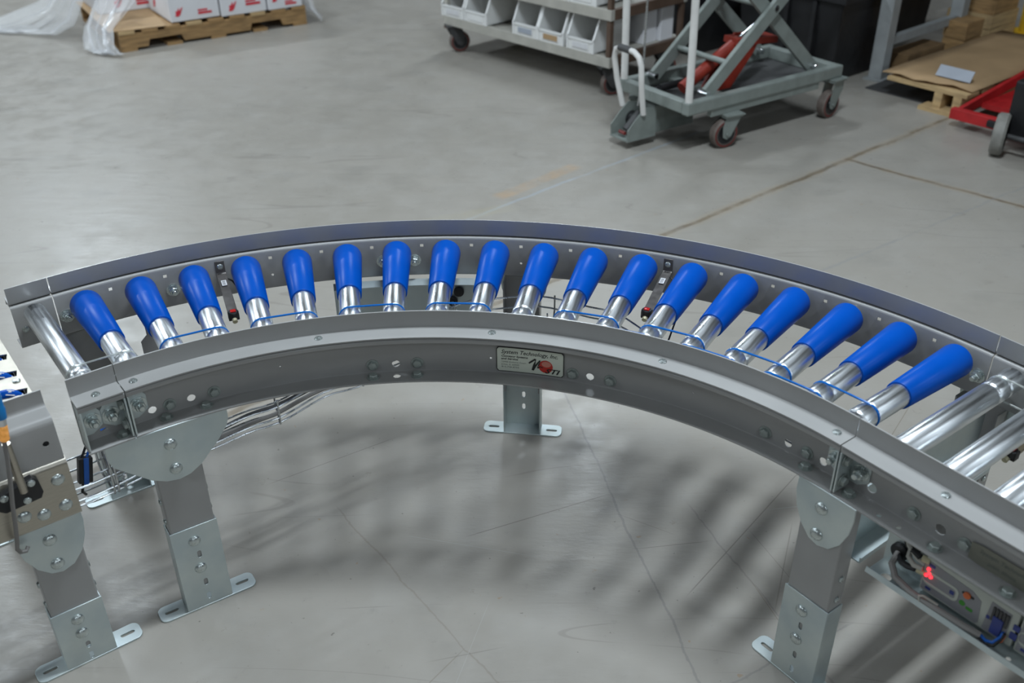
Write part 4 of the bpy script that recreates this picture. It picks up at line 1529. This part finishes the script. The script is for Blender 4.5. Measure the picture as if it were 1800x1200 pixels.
# foot pump at the handle end with its looped lever
fp = lm @ Matrix.Translation((-.075, .30, 0))
pp = MB()
for y in (-.062, .062):
    pp.plate([(-.07, .045), (.10, .045), (.10, .175), (.03, .190), (-.02, .150), (-.075, .095)], [], .004, fp @ Matrix.Translation((0, y - .002, 0)))
pp.box((-.075, -.066, .040), (.10, .066, .046), fp)
pb = pp.build('pump_housing', 'lift', lt, False)
MB().cyl(fp @ Vector((.05, -.058, .105)), fp @ Vector((.05, .058, .105)), .036, 16).build('pump_body', 'black', pb)
MB().cyl(fp @ Vector((-.03, 0, .075)), fp @ Vector((.05, 0, .145)), .020, 14).build('pump_piston', 'darkgrey', pb)
MB().cyl(fp @ Vector((-.052, -.02, .068)), fp @ Vector((-.052, .02, .068)), .009, 12).build('valve_knob', 'wheelred', pb)
MB().box((.10, -.05, .046), (.36, .05, .180), fp, .004).build('pump_tank', 'lift', lt, False)
P_ = [(.015, .085, .165), (-.010, .108, .30), (-.020, .120, .40), (-.022, .108, .438), (-.022, .075, .452), (-.022, -.02, .450), (-.022, -.055, .432), (-.020, -.072, .395), (-.010, -.070, .30), (.015, -.066, .160)]
MB().tube([fp @ Vector(v) for v in P_], .0135, 12).build('pump_lever', 'white', lt)
MB().cyl(fp @ Vector((-.022, .085, .4515)), fp @ Vector((-.022, .005, .4505)), .0165, 14).build('lever_grip', 'darkgrey', lt)
MB().tube([fp @ Vector(v) for v in ((.02, -.02, .19), (.03, -.03, .40), (.03, -.03, .80))], .005, 8).build('release_cable', 'wire', lt)

# ------------------------------------------------------------------ right hand side: tote, rack, pallet, jack
tg = basis((1.62, 5.78), (EDIR.x, EDIR.y))


def tote(m_, wd, dp, ht, lab):
    t = thing('black_tote', m_ @ Vector((wd / 2, dp / 2, 0)), lab, 'tote', 'black totes under the rack')
    k = .045
    vs = [(k, k, 0), (wd - k, k, 0), (wd - k, dp - k, 0), (k, dp - k, 0), (0, 0, ht), (wd, 0, ht), (wd, dp, ht), (0, dp, ht),
          (k + .02, k + .02, .02), (wd - k - .02, k + .02, .02), (wd - k - .02, dp - k - .02, .02), (k + .02, dp - k - .02, .02), (.02, .02, ht), (wd - .02, .02, ht), (wd - .02, dp - .02, ht), (.02, dp - .02, ht)]
    fs = [(0, 3, 2, 1), (0, 1, 5, 4), (1, 2, 6, 5), (2, 3, 7, 6), (3, 0, 4, 7), (8, 9, 10, 11), (8, 12, 13, 9), (9, 13, 14, 10), (10, 14, 15, 11), (11, 15, 12, 8),
          (4, 5, 13, 12), (5, 6, 14, 13), (6, 7, 15, 14), (7, 4, 12, 15)]
    MB().add(vs, fs, m_).build('tote_shell', 'totes', t, False, bevel=.012)
    r = MB()
    r.box((-.02, -.02, ht - .05), (wd + .02, .0, ht), m_)
    r.box((-.02, dp, ht - .05), (wd + .02, dp + .02, ht), m_)
    r.box((-.02, 0, ht - .05), (0, dp, ht), m_)
    r.box((wd, 0, ht - .05), (wd + .02, dp, ht), m_)
    r.build('tote_rim', 'totes', t, False)
    for i in range(3):
        x = wd * (.25 + .25 * i)
        MB().box((x - .012, -.008, .05), (x + .012, .045, ht - .06), m_).build('rib', 'totes', t, False)


tote(basis((1.50, 5.80), (GDIR.x, GDIR.y)) @ Matrix.Translation((-.25, .0, 0)), .72, .62, .50, 'black plastic tote beside the grey rack upright')
tote(basis((1.02, 6.28), (GDIR.x, GDIR.y)) @ Matrix.Translation((-.34, -.10, 0)), .60, .62, .46, 'black plastic tote added for the shaded dark behind the lift table, farther left')  # added to stand for the shade under the rack

tote(basis((2.24, 6.02), (GDIR.x, GDIR.y)) @ Matrix.Translation((-.72, .30, 0)), .62, .50, .85, 'black plastic tote added to fill the dark rack bay, right of the upright')  # added, and made tall, to fill the dark in the bay

rk = thing('storage_rack', (2.45, 5.9, 0), 'grey painted steel rack frame standing behind the cardboard-topped pallet', 'rack')
r0, r1 = Vector((2.104, 5.591, 0)), Vector((2.765, 6.213, 0))
ru = (r1 - r0).normalized()
for pz in (r0, r1):
    MB().box((-.042, -.038, 0), (.042, .038, 2.2), basis((pz.x, pz.y), (ru.x, ru.y)), .004).build('upright', 'rack', rk, False)
    MB().box((-.065, -.055, 0), (.065, .055, .008), basis((pz.x, pz.y), (ru.x, ru.y))).build('base_plate', 'rack', rk, False)
MB().beam(r0 + Vector((0, 0, .205)), r1 + Vector((0, 0, .185)), .04, .045).build('brace', 'rack', rk, False)
MB().beam(r0 + Vector((0, 0, .95)), r1 + Vector((0, 0, .95)), .04, .045).build('brace', 'rack', rk, False)
MB().beam(r0 + Vector((0, 0, 1.35)), r1 + Vector((0, 0, .95)), .04, .045).build('brace', 'rack', rk, False)
# further bay to the left; its unseen shelf is added to shade the background
for off in (-1.75,):
    for pz in (r0, r1):
        q = pz + Vector((GDIR.x, GDIR.y, 0)) * off
        MB().box((-.042, -.038, 0), (.042, .038, 2.2), basis((q.x, q.y), (ru.x, ru.y)), .004).build('upright', 'rack', rk, False)
for pz in (r0, r1):
    a_ = pz + Vector((0, 0, 1.30))
    MB().beam(a_ + GDIR * -1.71, a_ + GDIR * -.04, .05, .10).build('shelf_beam', 'rack', rk, False)
MB().add([r0 + GDIR * -1.75 + Vector((0, 0, 1.36)), r0 + Vector((0, 0, 1.36)), r1 + Vector((0, 0, 1.36)), r1 + GDIR * -1.75 + Vector((0, 0, 1.36)),
          r0 + GDIR * -1.75 + Vector((0, 0, 1.38)), r0 + Vector((0, 0, 1.38)), r1 + Vector((0, 0, 1.38)), r1 + GDIR * -1.75 + Vector((0, 0, 1.38))],
         [(3, 2, 1, 0), (4, 5, 6, 7), (0, 1, 5, 4), (1, 2, 6, 5), (2, 3, 7, 6), (3, 0, 4, 7)]).build('shelf_deck', 'rack', rk, False)

# loose timber inside the rack bay
for i, (x, y, z, l, wd, h, m, lab) in enumerate((
        (2.30, 5.70, 0, .40, .14, .10, 'wooddark', 'dark timber block lying inside the rack bay'),
        (2.74, 6.00, 0, .20, .14, .20, 'wood', 'upright wood block beside the far rack upright'),
        (3.02, 6.30, 0, .34, .30, .17, 'woodpale', 'pale wooden crate behind the cardboard sheet'),
        (3.03, 6.31, .1705, .30, .26, .19, 'wood', 'wooden crate stacked on top of the paler one'))):
    m_ = basis((x, y, z), (EDIR.x, EDIR.y))
    t = thing('timber_block', (x, y, z), lab, 'wood block', None)
    n = 2 if h > .12 else 1
    for k in range(n):
        MB().box((0, 0, h * k / n), (l, wd, h * (k + 1) / n - (.004 if k < n - 1 else 0)), m_, .003).build('board', m, t, False)
yb = thing('yellow_bollard', (3.42, 6.55, 0), 'yellow painted post at the top right corner behind the crates', 'post')
MB().lathe([(0, .085), (.50, .085), (.54, .075), (.56, .05), (.565, .01)], Matrix.Translation((3.42, 6.55, .008)) @ Matrix.Rotation(-math.pi / 2, 4, 'Y'), 24).build('post_tube', 'yellow', yb)
MB().box((-.12, -.12, 0), (.12, .12, .008), Matrix.Translation((3.42, 6.55, 0))).build('base_plate', 'yellow', yb, False)

# right pallet: origin front left bottom, x = GDIR (to the right), y = EDIR (back)
qm = Matrix(((GDIR.x, EDIR.x, 0, 2.143), (GDIR.y, EDIR.y, 0, 5.057), (0, 0, 1, 0), (0, 0, 0, 1)))
rp = thing('wooden_pallet', qm @ Vector((.4, .6, 0)), 'pale wooden pallet under the cardboard sheet at right', 'pallet')
for x in (.06, .165):
    MB().box((x, .03, .020), (x + .045, 1.20, .100), qm).build('stringer', 'woodpale', rp, False)
for y in (.0, .55, 1.12):
    MB().box((0, y, 0), (.24, y + .10, .020), qm).build('bottom_board', 'woodpale', rp, False)
for i in range(8):
    y = .03 + i * .157
    MB().box((-.22, y, .100), (.235, y + .12, .119), qm).build('deck_board', 'woodpale', rp, False)
vs = []
for j in range(9):
    y = .06 + j * .16
    for i in range(7):
        x = -.27 + i * .085
        z = .1225 + .006 * abs(math.sin(i * 1.1 + j * .7))
        if j == 0:
            z += .010 * (i % 2)
        vs.append(qm @ Vector((x + (.03 * math.sin(i) if j == 0 else 0), y - (.02 * math.sin(i * .9) if j == 0 else 0), z)))
nv_ = len(vs)
fs = [(j * 7 + i, j * 7 + i + 1, (j + 1) * 7 + i + 1, (j + 1) * 7 + i) for j in range(8) for i in range(6)]
ob = MB().add(vs, fs).build('cardboard_sheet', 'card', None, True, angle=60)
sf = ob.modifiers.new('thickness', 'SOLIDIFY')
sf.thickness = .005
sf.offset = 1
tag(ob, 'brown cardboard sheet covering the pallet at right', 'cardboard')
ob = MB().add([(2.255, 5.185, .1405), (2.378, 5.035, .1405), (2.405, 5.06, .190), (2.285, 5.21, .190), (2.258, 5.188, .1405), (2.381, 5.038, .1405), (2.408, 5.063, .189), (2.288, 5.213, .189)],
              [(0, 1, 2, 3), (7, 6, 5, 4), (0, 4, 5, 1), (1, 5, 6, 2), (2, 6, 7, 3), (3, 7, 4, 0)]).build('paper_sheet', 'paper', None, False)
tag(ob, 'pale blue-grey sheet leaning on the cardboard beside the red jack', 'paper')
# mat beside the pallet, its dark colour also standing for the shadow there
ob = MB().box((-.38, .10, 0), (-.01, .50, .006), qm).build('mat_and_shadow', 'darkgrey', None, False)
tag(ob, 'flat rubber mat, darkened with painted shadow, on the floor by the pallet', 'mat')

# pallet jack
jk = thing('pallet_jack', (2.55, 4.75, 0), 'red pallet jack with grey steer wheel at the right edge', 'pallet jack')
jm = Matrix(((.64, .768, 0, 2.22), (-.768, .64, 0, 4.80), (0, 0, 1, 0), (0, 0, 0, 1)))   # x right, y along the forks
for x in (.02,):
    MB().add([jm @ Vector(v) for v in ((x, .0, .050), (x + .022, .0, .050), (x + .022, 1.15, .150), (x, 1.15, .150), (x, .0, .098), (x + .022, .0, .098), (x + .022, 1.15, .205), (x, 1.15, .205))],
             [(3, 2, 1, 0), (4, 5, 6, 7), (0, 1, 5, 4), (1, 2, 6, 5), (2, 3, 7, 6), (3, 0, 4, 7)]).build('fork_side', 'jackred', jk, False)
MB().box((.0, -.04, .045), (.235, .0, .098), jm, .004).build('front_bar', 'jackred', jk, False)
MB().box((.042, .20, .055), (.30, 1.15, .080), jm).build('fork', 'jackred', jk, False)
MB().box((.20, -.06, .060), (.36, .06, .090), jm, .004).build('linkage', 'black', jk, False)
hb = jm @ Matrix.Translation((.47, -.10, 0))
MB().box((-.13, -.08, .09), (.26, .34, .34), hb, .01).build('pump_housing', 'black', jk, False)
MB().cyl(hb @ Vector((.05, 0, .17)), hb @ Vector((.05, 0, .62)), .045, 16).build('pump_column', 'black', jk)
MB().box((-.02, -.05, .090), (.12, .05, .20), hb, .004).build('wheel_yoke', 'black', jk, False)
for i, x in enumerate((-.125, .150)):
    mw = hb @ Matrix.Translation((x, -.12, .098)) @ Matrix.Rotation(math.radians(20), 4, 'Z')
    wl = MB().lathe([(-.028, .070), (-.028, .088), (-.018, .098), (.018, .098), (.028, .088), (.028, .070)], mw, 28, False).build('steer_wheel', 'wheelgrey', jk)
    MB().lathe([(-.022, .008), (-.022, .069), (.022, .069), (.022, .008)], mw, 22).build('hub', 'black', wl)
MB().cyl(hb @ Vector((-.16, -.12, .098)), hb @ Vector((.18, -.12, .098)), .012, 12).build('wheel_axle', 'darkgrey', jk)
